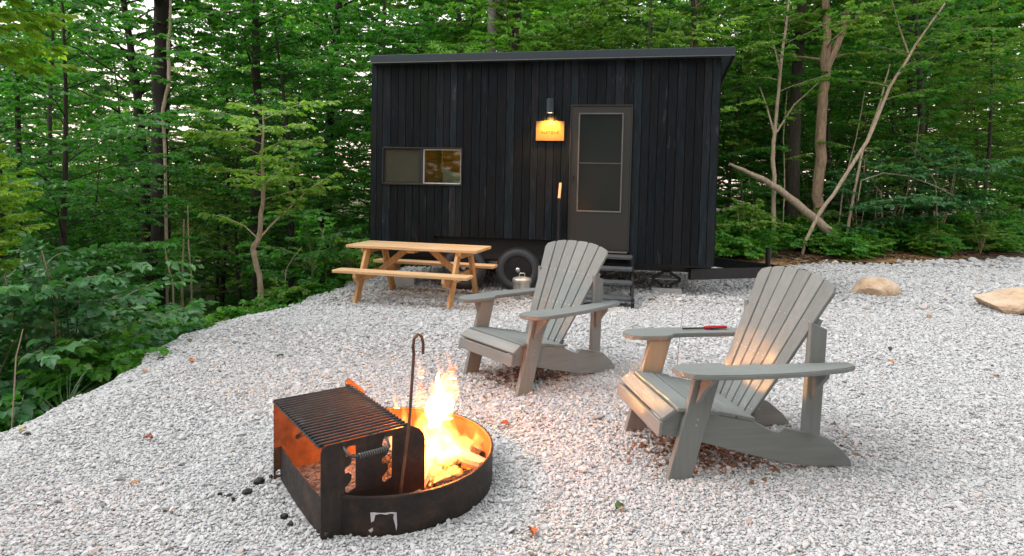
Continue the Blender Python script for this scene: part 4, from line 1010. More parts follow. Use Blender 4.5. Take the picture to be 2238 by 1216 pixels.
# reddish old leaves and needles lying under the two chairs
NEED = simple('old_leaf_litter', (0.16, 0.075, 0.040), 0.9, var=0.5, scale=30)
def litter(name, cx_, cy_, rx, ry, ang, n, label, zf, sz=(.022, .009), mat=NEED, seed=1):
    rg_ = np.random.default_rng(seed); u_ = rg_.normal(0, .5, n)*rx; v_ = rg_.normal(0, .5, n)*ry
    x = cx_+u_*cos(ang)-v_*sin(ang); y = cy_+u_*sin(ang)+v_*cos(ang); z = zf(x, y)+0.012
    V = []; Fc = []
    for i in range(n):
        a = rg_.uniform(0, 6.28); L = sz[0]*rg_.uniform(.5, 1.5); w = sz[1]*rg_.uniform(.5, 1.6); tz = rg_.normal(0, .006)
        dx, dy = cos(a)*L, sin(a)*L; px_, py_ = -sin(a)*w, cos(a)*w; b0 = len(V)
        V += [(x[i]-dx, y[i]-dy, z[i]-tz), (x[i]+px_, y[i]+py_, z[i]+.003), (x[i]+dx, y[i]+dy, z[i]+tz), (x[i]-px_, y[i]-py_, z[i]-.003)]; Fc.append((b0, b0+1, b0+2, b0+3))
    o = MB().add(V, Fc).build(name, mat); return tag(o, label, kind='stuff')
litter('leaf_litter', 1.30, 3.55, .55, .30, radians(9), 900, 'reddish leaf crumbs on the gravel under the nearest chair', pad_h, seed=2)
litter('leaf_litter', 0.24, 4.86, .50, .26, radians(40), 800, 'reddish leaf crumbs on the gravel under the farther chair', pad_h, seed=3)
litter('leaf_litter', 0.15, 3.9, .5, .35, radians(30), 130, 'scattered reddish needles between fire ring and chairs', pad_h, (.02, .002), seed=5)

# ------------------------------------------------------------------ woods
class Leaves:
    """leaves as small folded four-triangle blades, collected with numpy"""
    def __init__(s): s.P = []; s.D = []; s.Nn = []; s.S = []; s.T = []
    def twig(s, p, d, L, leaf, rg, tone, spacing=0.6, droop=0.42, spread=0.85, tilt=0.55):
        """leaves left and right of a twig p -> p + d*L"""
        n = max(4, int(L/(leaf*spacing)))*2+1
        t = (np.arange(n)//2*2/(n-1)); t = np.clip(t+rg.uniform(-.06, .06, n), 0.02, 1.0)
        side = np.where(np.arange(n) % 2 == 0, 1.0, -1.0)
        d = np.array(d, float); hz = np.array([-d[1], d[0], 0.0]); h = np.linalg.norm(hz); hz = hz/h if h > 1e-3 else np.array([1.0, 0, 0])
        ang = spread*(1.15-0.6*t)+rg.normal(0, .18, n); ang[-1] = 0
        base = np.array(p)+np.outer(t*L, d); base[:, 2] -= 0.10*L*t*t
        ld = np.outer(np.cos(ang), d)+(np.sin(ang)*side)[:, None]*hz
        ld[:, 2] -= droop*rg.uniform(.2, 1.6, n)
        ld /= np.linalg.norm(ld, axis=1)[:, None]
        up = np.array([0, 0, 1.0])+rg.normal(0, tilt, (n, 3))
        nm = up-(up*ld).sum(1)[:, None]*ld; nm /= np.linalg.norm(nm, axis=1)[:, None]
        s.P.append(base); s.D.append(ld); s.Nn.append(nm)
        s.S.append(leaf*rg.uniform(.65, 1.25, n)*(0.75+0.35*np.sin(pi*np.clip(t, 0, .95)))); s.T.append(np.clip(tone+rg.normal(0, .13, n), 0, 1))
    def mesh(s, name, mat, width=0.74):
        P, D, Nn = np.concatenate(s.P), np.concatenate(s.D), np.concatenate(s.Nn); S, T = np.concatenate(s.S), np.concatenate(s.T)
        B = np.cross(D, Nn); n = len(P); S_ = S[:, None]
        f = 0.10
        v = np.stack([P, P+D*S_*.38+B*S_*width*.5+Nn*S_*f, P+D*S_*.75+B*S_*width*.30+Nn*S_*f*.5, P+D*S_-Nn*S_*.12,
                      P+D*S_*.75-B*S_*width*.30+Nn*S_*f*.5, P+D*S_*.38-B*S_*width*.5+Nn*S_*f], 1).reshape(-1, 3)
        o = (np.arange(n)*6)[:, None]
        q = np.concatenate([o+np.array([[0, 1, 2, 3]]), o+np.array([[0, 3, 4, 5]])], 0)
        me = bpy.data.meshes.new(name)
        me.vertices.add(len(v)); me.vertices.foreach_set('co', v.ravel())
        me.loops.add(q.size); me.loops.foreach_set('vertex_index', q.ravel().astype('i4'))
        me.polygons.add(len(q)); me.polygons.foreach_set('loop_start', (np.arange(len(q))*4).astype('i4'))
        me.update(calc_edges=True)
        attr(me, 'tone', 'FLOAT', np.repeat(T, 6).astype('f4')); me.materials.append(mat)
        return me
def foliage(lv, path, rg, leaf, spacing, tl, s0=0.2, tone=0.5, subs=1, droop=0.42):
    """side twigs with leaves along a limb (list of points)"""
    path = [np.array(p, float) for p in path]; seg = [np.linalg.norm(b-a) for a, b in zip(path[:-1], path[1:])]; L = sum(seg)
    n = max(2, int(L*(1-s0)/spacing)); out = []
    for k in range(n+1):
        t = (s0+(1-s0)*k/n)*L; i = 0
        while i < len(seg)-1 and t > seg[i]: t -= seg[i]; i += 1
        d = (path[i+1]-path[i])/max(seg[i], 1e-6); p = path[i]+d*min(t, seg[i])
        side = 1 if k % 2 else -1
        ang = side*rg.uniform(.5, 1.25) if k < n else 0.0
        dh = np.array([d[0]*cos(ang)-d[1]*sin(ang), d[0]*sin(ang)+d[1]*cos(ang), d[2]*.45+rg.normal(0, .12)])
        if np.linalg.norm(dh[:2]) < .25:
            a = rg.uniform(0, 6.28); dh = np.array([cos(a), sin(a), rg.uniform(0, .4)])
        dh /= np.linalg.norm(dh); l = tl*rg.uniform(.6, 1.15)*(1-0.35*k/n)
        tn = np.clip(tone+rg.normal(0, .10), 0, 1)
        lv.twig(p, dh, l, leaf, rg, tn, droop=droop); out.append((p, p+dh*l*.8))
        for _ in range(subs):
            q = p+dh*l*rg.uniform(.25, .7); a = rg.choice([-1, 1])*rg.uniform(.5, 1.1)
            d2 = np.array([dh[0]*cos(a)-dh[1]*sin(a), dh[0]*sin(a)+dh[1]*cos(a), dh[2]*.6+rg.normal(0, .15)]); d2 /= np.linalg.norm(d2)
            lv.twig(q, d2, l*rg.uniform(.45, .75), leaf, rg, tn, droop=droop)
    return out
def limb_path(p, az, el, L, rg, n=5, flat=0.8, wob=.10):
    pts = [np.array(p, float)]; e = el
    for i in range(n):
        az += rg.normal(0, wob); e = e*flat+rg.normal(0, .05)
        pts.append(pts[-1]+np.array([cos(az)*cos(e), sin(az)*cos(e), sin(e)])*L/n)
    return pts
def tree_kind(seed, H, h0, rad, nl, leaf, r0, tl, spacing, tone=.45, el=.6, bend=.04, prof='round', subs=1, stems=1):
    """meshes of one kind of tree: trunk with limbs, crown of leaves (origin at the foot)"""
    rg = np.random.default_rng(seed); lv = Leaves(); wood_ = MB()
    for st_ in range(stems):
        a0 = rg.uniform(0, 6.28); lean = 0.0 if stems == 1 else rg.uniform(.12, .30); Hs = H*rg.uniform(.75, 1.0) if stems > 1 else H
        tp = [np.array([0, 0, -0.25])]+[np.array([cos(a0)*lean*Hs*t+bend*Hs*sin(t*4+a0)*t, sin(a0)*lean*Hs*t+bend*Hs*cos(t*3+a0)*t, Hs*t]) for t in np.linspace(0.0, 1, 9)]
        rs = r0 if stems == 1 else r0*.7
        wood_.tube(tp, [rs*1.25]+[max(rs*(1-0.86*t), .006) for t in np.linspace(0, 1, 9)], 8)
        def at(z):
            t = np.clip(z/Hs, 0, 1)*8; i = int(min(t, 7.99)); return tp[i+1]*(1-(t-i))+tp[i+2]*(t-i) if i < 8 else tp[-1]
        n_ = nl//stems
        for i in range(n_):
            f = (i+.5)/n_; z = h0+(Hs-h0)*f**.95
            if prof == 'round': w = sin(pi*min(.12+f*.92, 1))**.6
            elif prof == 'cone': w = 1-.75*f
            else: w = (.45+.55*f)
            az = i*2.399+rg.normal(0, .3); L = rad*max(w, .25)*rg.uniform(.7, 1.12)
            pth = limb_path(at(z), az, el*(1.0-.3*f)+rg.normal(0, .1), L, rg)
            wood_.tube(pth, [max(rs*.20*(1-.5*f)*(1-.85*k/5), .003) for k in range(6)], 5)
            foliage(lv, pth, rg, leaf, spacing, tl*(.6+.4*w), .22, tone+rg.normal(0, .06), subs)
        foliage(lv, tp[-3:], rg, leaf, spacing, tl*.7, .1, tone+.1, subs)
    return wood_, lv
KINDS = {}
def make_kind(key, bark, leafm, width=.74, **kw):
    w, lv = tree_kind(**kw)
    me = bpy.data.meshes.new('trunk'); me.from_pydata(w.v, [], w.f); me.materials.append(bark)
    me.polygons.foreach_set('use_smooth', [True]*len(me.polygons))
    cm = lv.mesh('crown', leafm, width)
    KINDS[key] = (me, cm); print('kind', key, 'leaves', len(cm.vertices)//6)
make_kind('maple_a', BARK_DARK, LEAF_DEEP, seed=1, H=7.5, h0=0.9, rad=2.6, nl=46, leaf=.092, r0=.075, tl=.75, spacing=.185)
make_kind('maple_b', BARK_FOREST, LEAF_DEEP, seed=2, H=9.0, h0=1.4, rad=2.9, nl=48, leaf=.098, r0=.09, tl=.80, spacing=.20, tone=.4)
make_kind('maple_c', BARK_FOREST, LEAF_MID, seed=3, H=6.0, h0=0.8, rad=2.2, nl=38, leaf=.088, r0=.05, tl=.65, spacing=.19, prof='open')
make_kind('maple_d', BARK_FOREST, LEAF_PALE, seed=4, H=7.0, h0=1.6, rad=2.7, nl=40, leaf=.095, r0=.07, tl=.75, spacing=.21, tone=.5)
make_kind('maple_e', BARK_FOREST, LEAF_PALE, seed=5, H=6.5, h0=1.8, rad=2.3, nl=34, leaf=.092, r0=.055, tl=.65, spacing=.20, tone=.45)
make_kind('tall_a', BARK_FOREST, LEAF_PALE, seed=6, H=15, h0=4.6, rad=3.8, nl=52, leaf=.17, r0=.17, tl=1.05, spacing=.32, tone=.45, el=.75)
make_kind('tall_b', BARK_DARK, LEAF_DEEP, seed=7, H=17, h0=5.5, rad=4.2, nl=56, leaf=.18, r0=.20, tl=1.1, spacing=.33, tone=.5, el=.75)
make_kind('shrub_a', BARK_PALE, LEAF_DEEP, seed=8, H=1.9, h0=.15, rad=1.0, nl=30, leaf=.085, r0=.018, tl=.42, spacing=.13, stems=5, tone=.5, subs=1)
make_kind('shrub_b', BARK_PALE, LEAF_BLUISH, seed=9, H=2.3, h0=.3, rad=1.25, nl=30, leaf=.105, r0=.020, tl=.50, spacing=.15, stems=4, tone=.5, width=.7)
make_kind('shrub_c', BARK_PALE, LEAF_PALE, seed=10, H=1.1, h0=.08, rad=.75, nl=26, leaf=.075, r0=.012, tl=.34, spacing=.12, stems=5, tone=.55)
make_kind('weed_a', BARK_PALE, LEAF_MID, seed=12, H=.42, h0=.04, rad=.32, nl=14, leaf=.060, r0=.006, tl=.18, spacing=.08, stems=4, tone=.7, subs=0)
make_kind('weed_b', BARK_PALE, LEAF_DEEP, seed=13, H=.60, h0=.06, rad=.42, nl=16, leaf=.075, r0=.007, tl=.24, spacing=.10, stems=4, tone=.55, subs=0)
def plant(key, x, y, rz, sc, name, label, cat, group, z=None, tilt=(0, 0)):
    z = float(ground_h(x, y)) if z is None else z
    o = empty(name, (x, y, z), rz, sc); o.rotation_euler = (tilt[0], tilt[1], rz)
    tr_, cr_ = KINDS[key]
    link_mesh('trunk' if 'tree' in name or 'sapling' in name else 'stem', tr_, o); link_mesh('crown' if 'tree' in name or 'sapling' in name else 'foliage', cr_, o)
    return tag(o, label, cat, group)
rf_ = random.Random(77)
placed = []
def ok(x, y, dmin, mine=None):
    return all((x-a)**2+(y-b_)**2 > dmin**2 for a, b_ in placed)
def scatter(n, xr, yr, dmin, cond, fn, tries=6000):
    c = 0
    for _ in range(tries):
        if c >= n: break
        x, y = rf_.uniform(*xr), rf_.uniform(*yr)
        if cond(x, y) and ok(x, y, dmin): placed.append((x, y)); fn(x, y, c); c += 1
    return c
inview = lambda x, y, m=1.5: abs(x) < 0.84*y+m
out_l = lambda x, y: float(edge_x(y))-x
out_b = lambda x, y: y-float(back_y(x))
# big stems that can be told apart, built as trees of their own
def solo_tree(name, pts, radii, label, bark, crown_from=None, leafm=LEAF_MID, leaf=.11, limbs=(), twig=.7, seed=1, group=None, tone=.5, nl=16, rad=1.8, spacing=.2, subs=1, nseg=10):
    rg = np.random.default_rng(seed); base = Vector(pts[0]); o = empty(name, base)
    loc = [np.array(Vector(p)-base) for p in pts]
    sm = []; rr2 = []
    for i in range(len(loc)-1):
        for k in range(4):
            t = k/4; sm.append(loc[i]*(1-t)+loc[i+1]*t+(rg.normal(0, radii[i]*.18, 3) if k else 0)); rr2.append((radii[i]*(1-t)+radii[i+1]*t)*rg.uniform(.94, 1.07))
    sm.append(loc[-1]); rr2.append(radii[-1])
    MB().tube(sm, rr2, nseg).build('trunk', bark, o, smooth=True)
    lv = Leaves(); wd = MB()
    for pl_, r_a in limbs:
        q = [np.array(Vector(p)-base) for p in pl_]; wd.tube(q, [r_a*(1-.7*k/(len(q)-1)) for k in range(len(q))], 6)
        if crown_from is not None: foliage(lv, q, rg, leaf, spacing, twig*.8, .35, tone, subs)
    if crown_from is not None:
        tot = len(sm)-1; i0 = int(crown_from*tot)
        for k in range(nl):
            i = i0+int((tot-i0)*k/nl); L = rad*rg.uniform(.6, 1.1)
            pth = limb_path(sm[i], k*2.4+rg.normal(0, .3), .45, L, rg)
            wd.tube(pth, [max(rr2[i]*.3*(1-.8*m/5), .004) for m in range(6)], 5); foliage(lv, pth, rg, leaf, spacing, twig, .2, tone, subs)
    if wd.v: wd.build('limbs' if False else 'limb', bark, o, smooth=True)
    if lv.P: link_mesh('crown', lv.mesh('crown', leafm), o)
    return tag(o, label, 'tree', group)
Y0 = 14.2
def pxl(lst, Y): return [at_y(x, y, Y) for x, y in lst]
def foot(x, y, Y):                                      # ground point under pixel column x at distance Y
    p = at_y(x, y, Y); p.z = float(ground_h(p.x, Y))-.1; return p
# right side
solo_tree('tree', [foot(1785, 540, 14.4)]+pxl([(1787, 480), (1790, 380), (1796, 250), (1805, 150), (1808, 60), (1800, -60), (1795, -400)], 14.4), [.15, .125, .115, .11, .105, .085, .075, .05],
          'straight brown tree trunk rising behind the crossing fallen stems on the right', BARK_BROWN, .62, LEAF_PALE, .12, limbs=[(pxl([(1806, 150), (1840, 75), (1860, -20), (1880, -200)], 14.4), .09)], seed=21, nl=14, rad=2.4)
solo_tree('fallen_tree', [foot(1832, 535, 13.6)]+pxl([(1826, 518), (1780, 478), (1700, 412), (1650, 385), (1594, 358)], 13.6), [.12, .11, .095, .075, .055, .028],
          'snapped grey log slanting up to the left from the ground by the brown trunk', BARK_PALE, None, seed=22)
solo_tree('leaning_tree', [foot(1755, 548, 13.3)]+pxl([(1757, 535), (1790, 468), (1850, 380), (1895, 310), (1945, 190), (2000, 100), (2050, 30), (2110, -60)], 13.3), [.028, .033, .037, .036, .034, .030, .023, .017, .009],
          'long pale sapling leaning right across the fallen log', BARK_PALE, .62, LEAF_MID, .10, limbs=[(pxl([(1985, 115), (1965, 60), (1950, 0)], 13.3), .02)], seed=23, nl=12, rad=1.3, twig=.5)
solo_tree('young_tree', [foot(1692, 520, 13.8)]+pxl([(1692, 400), (1690, 330), (1697, 250), (1706, 150), (1715, 80), (1725, 0), (1735, -90)], 13.8), [.05, .045, .042, .038, .032, .026, .018, .01],
          'slim pale young tree with forked branches just right of the cabin', BARK_PALE, .50, LEAF_MID, .10, limbs=[(pxl([(1694, 300), (1675, 230), (1660, 190)], 13.8), .025), (pxl([(1697, 290), (1735, 230), (1790, 180)], 13.8), .022), (pxl([(1706, 160), (1690, 95), (1680, 50)], 13.8), .022)], seed=24, nl=14, rad=1.5, twig=.55)
for i, (pp, r_, lb) in enumerate((
    ([(1846, 520), (1865, 430), (1885, 330), (1925, 220), (1945, 140)], .035, 'thin pale stem leaning right behind the leaning sapling'),
    ([(1826, 515), (1845, 400), (1872, 300), (1890, 200)], .018, 'very thin stem between the brown trunk and the leaning sapling'),
    ([(1712, 500), (1715, 400), (1712, 300), (1720, 200)], .014, 'very thin stem right beside the slim pale young tree'),
    ([(1935, 500), (1925, 420), (1888, 380), (1890, 350)], .020, 'crooked thin stem bending left over the shrubs'),
    ([(1912, 495), (1916, 420), (1915, 380)], .014, 'short thin upright stem among the right shrubs'),
    ([(2055, 480), (2045, 400), (2010, 345), (1990, 320)], .018, 'thin grey stem leaning left over the pale shrubs'),
    ([(1962, 450), (1990, 380), (2000, 340), (2010, 260)], .014, 'thin dark stem leaning right over the shrubs'),
    ([(1650, 530), (1648, 450), (1635, 380)], .012, 'bare twig of a stem close to the right end of the cabin'))):
    solo_tree('thin_stem', [foot(pp[0][0], pp[0][1], 14.0+i*.12)]+pxl(pp[1:], 14.0+i*.12), [r_*(1-.6*k/(len(pp)-1)) for k in range(len(pp))], lb, BARK_PALE, .55, LEAF_MID if i % 2 else LEAF_PALE, .09, seed=40+i, nl=4, rad=.6, twig=.35, group='thin bare stems at the right edge of the woods', nseg=6)
solo_tree('arching_branch', pxl([(1875, 440), (1882, 395), (1930, 378), (1985, 385), (2040, 405), (2090, 430)], 13.9), [.014, .013, .012, .010, .008, .004], 'bare branch arching over the shrubs on the right', BARK_PALE, None, seed=50, nseg=6)
# behind the cabin
solo_tree('tree', [foot(1073, 300, 15.5)]+pxl([(1073, 200), (1073, 110), (1074, 50), (1076, 0), (1078, -300)], 15.5), [.13, .125, .115, .11, .105, .05], 'smooth grey trunk rising behind the cabin roof, left of its middle', simple('bark_grey', (0.20, 0.185, 0.16), 0.85, var=.25, scale=8, bmp=.3, stretch=(3, 3, 1)), .75, LEAF_MID, .12, seed=25, nl=12, rad=2.0)
solo_tree('tree', [foot(1520, 300, 16.5)]+pxl([(1520, 200), (1520, 100), (1522, 30), (1524, -60), (1526, -300)], 16.5), [.15, .14, .13, .12, .11, .06], 'brown trunk rising behind the right part of the cabin roof', BARK_BROWN, .8, LEAF_PALE, .12, seed=26, nl=12, rad=2.2)
# left side
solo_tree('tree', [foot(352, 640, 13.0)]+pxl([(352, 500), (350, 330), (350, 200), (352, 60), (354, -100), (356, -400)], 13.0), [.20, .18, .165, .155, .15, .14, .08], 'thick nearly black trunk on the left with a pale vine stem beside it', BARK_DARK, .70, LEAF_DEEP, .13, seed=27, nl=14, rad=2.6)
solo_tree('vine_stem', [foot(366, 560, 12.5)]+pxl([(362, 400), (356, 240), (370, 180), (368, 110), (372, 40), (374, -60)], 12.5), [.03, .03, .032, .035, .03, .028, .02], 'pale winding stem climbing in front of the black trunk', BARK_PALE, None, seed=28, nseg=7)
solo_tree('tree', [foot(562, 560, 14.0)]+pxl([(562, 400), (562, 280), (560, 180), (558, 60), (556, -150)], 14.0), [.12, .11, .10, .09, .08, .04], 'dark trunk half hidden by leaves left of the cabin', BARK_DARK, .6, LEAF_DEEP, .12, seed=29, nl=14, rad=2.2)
solo_tree('young_tree', [foot(575, 640, 9.0)]+pxl([(568, 610), (558, 570), (553, 545), (566, 520), (574, 450), (576, 400), (572, 340), (576, 290), (574, 235)], 9.0), [.045, .040, .040, .042, .038, .03, .026, .020, .015, .006],
          'pale forked sapling at the rim of the gravel left of the picnic table', BARK_PALE, .60, LEAF_PALE, .085, limbs=[(pxl([(563, 525), (600, 485), (640, 448), (668, 420), (720, 385)], 9.0), .016), (pxl([(562, 520), (535, 495), (500, 478), (470, 470)], 9.0), .012), (pxl([(576, 410), (600, 385), (625, 370)], 9.0), .010)], seed=30, nl=15, rad=.85, twig=.38, spacing=.13, tone=.55, subs=2)
for i, (pp, r_, Y, lb) in enumerate((
    ([(398, 680), (398, 620), (400, 560), (402, 480)], .026, 10.5, 'thin upright stem in the dark gap left of the forked sapling'),
    ([(385, 675), (378, 620), (368, 585), (360, 540)], .018, 10.2, 'thin stem leaning left in the dark gap'),
    ([(424, 665), (418, 600), (412, 540), (410, 450)], .018, 10.8, 'faint thin stem right of the upright one in the dark gap'),
    ([(612, 630), (625, 590), (640, 565), (660, 540)], .012, 9.6, 'curving bare twig stem right of the forked sapling'),
    ([(42, 420), (38, 200), (30, 100)], .05, 10.0, 'dark slanting stem near the left edge of the view'),
    ([(105, 430), (108, 250), (115, 100), (112, -50)], .045, 12.5, 'dark slender trunk in the left woods'),
    ([(10, 880), (35, 780), (50, 720)], .006, 4.6, 'dry bent stalk at the left edge of the undergrowth'))):
    solo_tree('thin_stem', [foot(pp[0][0], pp[0][1], Y)]+pxl(pp[1:], Y), [r_*(1-.5*k/(len(pp)-1)) for k in range(len(pp))], lb, BARK_PALE if i not in (4, 5) else BARK_DARK, .7 if i in (4, 5) else None, LEAF_DEEP, .1, seed=60+i, nl=5, rad=1.0, twig=.5, group='thin stems in the left woods', nseg=6)

# understory and forest trees
PHR = {'maple_a': 'bushy dark green young tree', 'maple_b': 'tall dark green young tree', 'maple_c': 'low branched mid green young tree', 'maple_d': 'spreading light green young tree', 'maple_e': 'pale green young tree',
       'tall_a': 'tall light green forest tree', 'tall_b': 'tall dark green forest tree'}
def put(keys, where, cat='tree', name='tree', smin=.8, smax=1.15):
    def fn(x, y, c):
        k = rf_.choice(keys)
        plant(k, x, y, rf_.uniform(0, 6.28), rf_.uniform(smin, smax), 'forest_tree' if 'tall' in k else 'young_tree', PHR[k]+' in the mass of leaves '+where, 'tree', 'trees in the woods '+where)
    return fn
clear_win = lambda x, y: True
n1_ = scatter(12, (-13, -3.9), (8.6, 13.0), 1.6, lambda x, y: out_l(x, y) > 1.3 and inview(x, y) and abs(x/y+.56) > .075 and abs(x/y+.405) > .10, put(['maple_a', 'maple_a', 'maple_c', 'maple_b'], 'left of the cabin', smin=.7, smax=1.0))
n2_ = scatter(24, (-19, -2.0), (13.5, 22), 2.4, lambda x, y: out_l(x, y) > 1.0 and inview(x, y), put(['maple_a', 'maple_b', 'maple_b', 'maple_d', 'tall_b'], 'left of the cabin'))
n3_ = scatter(14, (-3.5, 5.0), (13.4, 21), 2.1, lambda x, y: out_b(x, y) > 1.6 and inview(x, y), put(['maple_d', 'maple_b', 'maple_c', 'tall_a', 'maple_e'], 'behind the cabin'))
n4_ = scatter(26, (4.2, 19), (15.2, 24), 2.1, lambda x, y: out_b(x, y) > 2.4 and inview(x, y), put(['maple_d', 'maple_e', 'maple_c', 'maple_b', 'tall_a'], 'right of the cabin'))
print('trees', n1_, n2_, n3_, n4_)
# shrubs along the edges
for i, (k, x, y, s_, lb) in enumerate((
    ('shrub_b', -4.6, 6.1, 1.05, 'large leaved bluish green bush reaching furthest right on the left slope'),
    ('shrub_b', -5.6, 6.6, 1.15, 'tall bluish green bush behind the large leaved one on the left slope'),
    ('shrub_a', -4.75, 4.8, .85, 'low deep green bush in the lower left undergrowth'),
    ('shrub_a', -5.0, 5.3, .95, 'deep green bush at the left edge, middle of the slope'),
    ('shrub_b', -6.8, 7.4, 1.25, 'tall bush with layered leaves at the left edge of the view'),
    ('shrub_a', -4.2, 7.4, .75, 'low deep green bush on the slope beside the gravel crest'),
    ('shrub_c', -3.75, 8.0, .70, 'small bright green bush just over the gravel rim, left of the sapling'),
    ('shrub_a', -5.6, 8.3, 1.0, 'deep green bush in the shade behind the left slope'),
    ('shrub_c', -3.35, 9.3, .80, 'small bright green bush just left of the picnic table'),
    ('shrub_a', -3.3, 10.3, 1.05, 'deep green bush between the sapling and the cabin corner'),
    ('shrub_c', -4.25, 6.6, .6, 'small green bush right on the gravel rim'),
    ('shrub_a', -8.2, 8.8, 1.3, 'broad deep green bush far left at mid height'),
    ('shrub_c', -4.2, 5.5, .65, 'small bush poking over the gravel rim on the left'),
    ('shrub_c', -4.4, 4.3, .7, 'lowest small bush by the gravel in the lower left'),
    ('shrub_c', -2.75, 10.8, .9, 'leafy bush touching the left end of the cabin'))):
    plant(k, x, y, i*1.7, s_, 'shrub', lb, 'bush', 'bushes on the left slope'); placed.append((x, y))
for i, (k, x, y, s_, lb) in enumerate((
    ('shrub_b', 9.0, 14.8, 1.05, 'wide pale bluish bush in the middle of the right undergrowth'),
    ('shrub_b', 10.6, 15.4, 1.15, 'wide pale bluish bush near the right edge of the view'),
    ('shrub_b', 8.0, 14.2, .75, 'low bluish bush left of the wide pale ones'),
    ('shrub_a', 12.0, 15.6, 1.0, 'deep green bush at the right edge of the view'),
    ('shrub_c', 7.2, 14.3, .8, 'small mid green bush right of the leaning stems'),
    ('shrub_c', 6.2, 13.9, .6, 'small bush at the foot of the fallen log'),
    ('shrub_c', 4.9, 13.0, 1.0, 'bright green bush beside the right end of the cabin'),
    ('shrub_a', 5.6, 15.0, .9, 'deep green bush in the shade behind the slim young tree'),
    ('shrub_a', 9.6, 16.8, 1.3, 'tall deep green bush behind the wide pale ones'),
    ('shrub_c', 11.2, 14.7, .7, 'small bright bush at the gravel edge far right'),
    ('shrub_c', 9.6, 14.0, .55, 'tiny mid green bush on the litter strip, right side'),
    ('shrub_a', 7.9, 16.2, 1.1, 'deep green bush behind the brown trunk'))):
    plant(k, x, y, i*2.1, s_, 'shrub', lb, 'bush', 'bushes at the right edge of the woods'); placed.append((x, y))
# the big leaved bush nearest the gravel: every leaf a part of its own
rg = np.random.default_rng(91); bx, by = -4.15, 5.75; bz = float(ground_h(bx, by)); bush = tag(empty('shrub', (bx, by, bz)), 'bush with large single pale green leaves leaning out over the left slope', 'bush', 'bushes on the left slope')
lv = Leaves(); stm = MB()
for i in range(5):
    hh = 0.90+.18*i; az = [-.9, -.2, .35, -1.3, .1, -.5, .8][i]; a_ = np.array([rg.uniform(-.12, .12)-.1, rg.uniform(-.12, .12), 0]); top = a_+np.array([.10*cos(az), .1*sin(az), hh])
    pth = limb_path(top, az, .95, 1.0-.05*i, rg, flat=.62)
    stm.tube([a_-np.array([0, 0, .1]), a_*.6+top*.4+rg.normal(0, .02, 3), a_*.2+top*.8+rg.normal(0, .015, 3)]+pth, [.008, .007, .006, .005, .0045, .004, .003, .002, .001], 6)
    foliage(lv, pth, rg, .120, .22, .38, .02, .62, 0, droop=.45)
stm.build('stem', BARK_FOREST, bush, smooth=True)
P_, D_, N_, S_, T_ = (np.concatenate(q) for q in (lv.P, lv.D, lv.Nn, lv.S, lv.T))
order = rg.permutation(len(P_))[:298]; lmesh = []
for t in (.45, .6, .75, .9):
    one = Leaves(); one.P, one.D, one.Nn, one.S, one.T = [np.zeros((1, 3))], [np.array([[0, 1., 0]])], [np.array([[0, 0, 1.]])], [np.array([1.0])], [np.array([t])]
    lmesh.append(one.mesh('leaf', LEAF_BLUISH, .66))
for i in order:
    B_ = np.cross(D_[i], N_[i]); m = Matrix(((*[B_[0]], D_[i][0], N_[i][0], P_[i][0]), (B_[1], D_[i][1], N_[i][1], P_[i][1]), (B_[2], D_[i][2], N_[i][2], P_[i][2]), (0, 0, 0, 1)))
    lf = bpy.data.objects.new('leaf', lmesh[int(rg.integers(0, 4))]); COL.objects.link(lf); lf.parent = bush
    lf.matrix_local = m @ Matrix.Scale(float(S_[i]), 4)
# yellow green branches hanging in at the upper left
make_kind('yellow', BARK_PALE, LEAF_YELLOW, seed=14, H=2.7, h0=.2, rad=1.0, nl=44, leaf=.095, r0=.02, tl=.42, spacing=.12, tone=.5, prof='round', subs=2)
tr_, cr_ = KINDS['yellow']
o = empty('young_tree', (-4.95, 5.75, float(ground_h(-4.95, 5.75))), .4)
zt = 2.30-float(ground_h(-4.95, 5.75))
MB().tube([(-.25, .1, -.2), (-.2, .1, zt*.5), (0, 0, zt)], [.05, .04, .03]).build('trunk', BARK_PALE, o, smooth=True)
link_mesh('crown', cr_, o, (-.0, 0, zt-.1)); tag(o, 'young tree with yellow green leaves at the upper left corner', 'tree')
o = empty('young_tree', (-4.85, 5.60, float(ground_h(-4.85, 5.60))), 2.0, .5)
link_mesh('trunk', tr_, o, (0, 0, 4.3)); link_mesh('crown', cr_, o, (0, 0, 4.3)); MB().tube([(0, 0, -.2), (0, 0, 4.5)], .03).build('stem', BARK_PALE, o)
tag(o, 'small yellow green sapling at the left edge below the big yellow crown', 'tree')
# ground cover: low weeds in the woods, one stuff object
def scatter_pts(n, xr, yr, cond, seed):
    rg = np.random.default_rng(seed); x = rg.uniform(*xr, n); y = rg.uniform(*yr, n); k = cond(x, y); x, y = x[k], y[k]
    return x, y, ground_h(x, y), rg
wa = [c for o_ in () for c in ()]
def kind_obj(key):
    return [ob for ob in COL.objects if ob.data is KINDS[key][1]][0]
def stuff(name, xs, ys, zs, rg, keys, smin, smax, label, srcs=None):
    srcs = srcs or [kind_obj(k) for k in keys]; n = len(xs); sc = rg.uniform(smin, smax, n)
    o = gn_scatter(name, np.stack([xs, ys, zs], 1), np.stack([rg.normal(0, .08, n), rg.normal(0, .08, n), rg.uniform(0, 6.28, n)], 1), np.stack([sc, sc, sc], 1), rg.integers(0, len(srcs), n), rg.uniform(0, 1, n), srcs)
    o['label'] = label; return o
plant('weed_a', -3.75, 6.05, 0, 1.0, 'weed', 'small weed at the gravel rim on the left slope', 'plant', None)
plant('weed_b', -3.95, 5.1, 1, 1.0, 'weed', 'low dark green weed at the gravel rim in the lower left', 'plant', None)
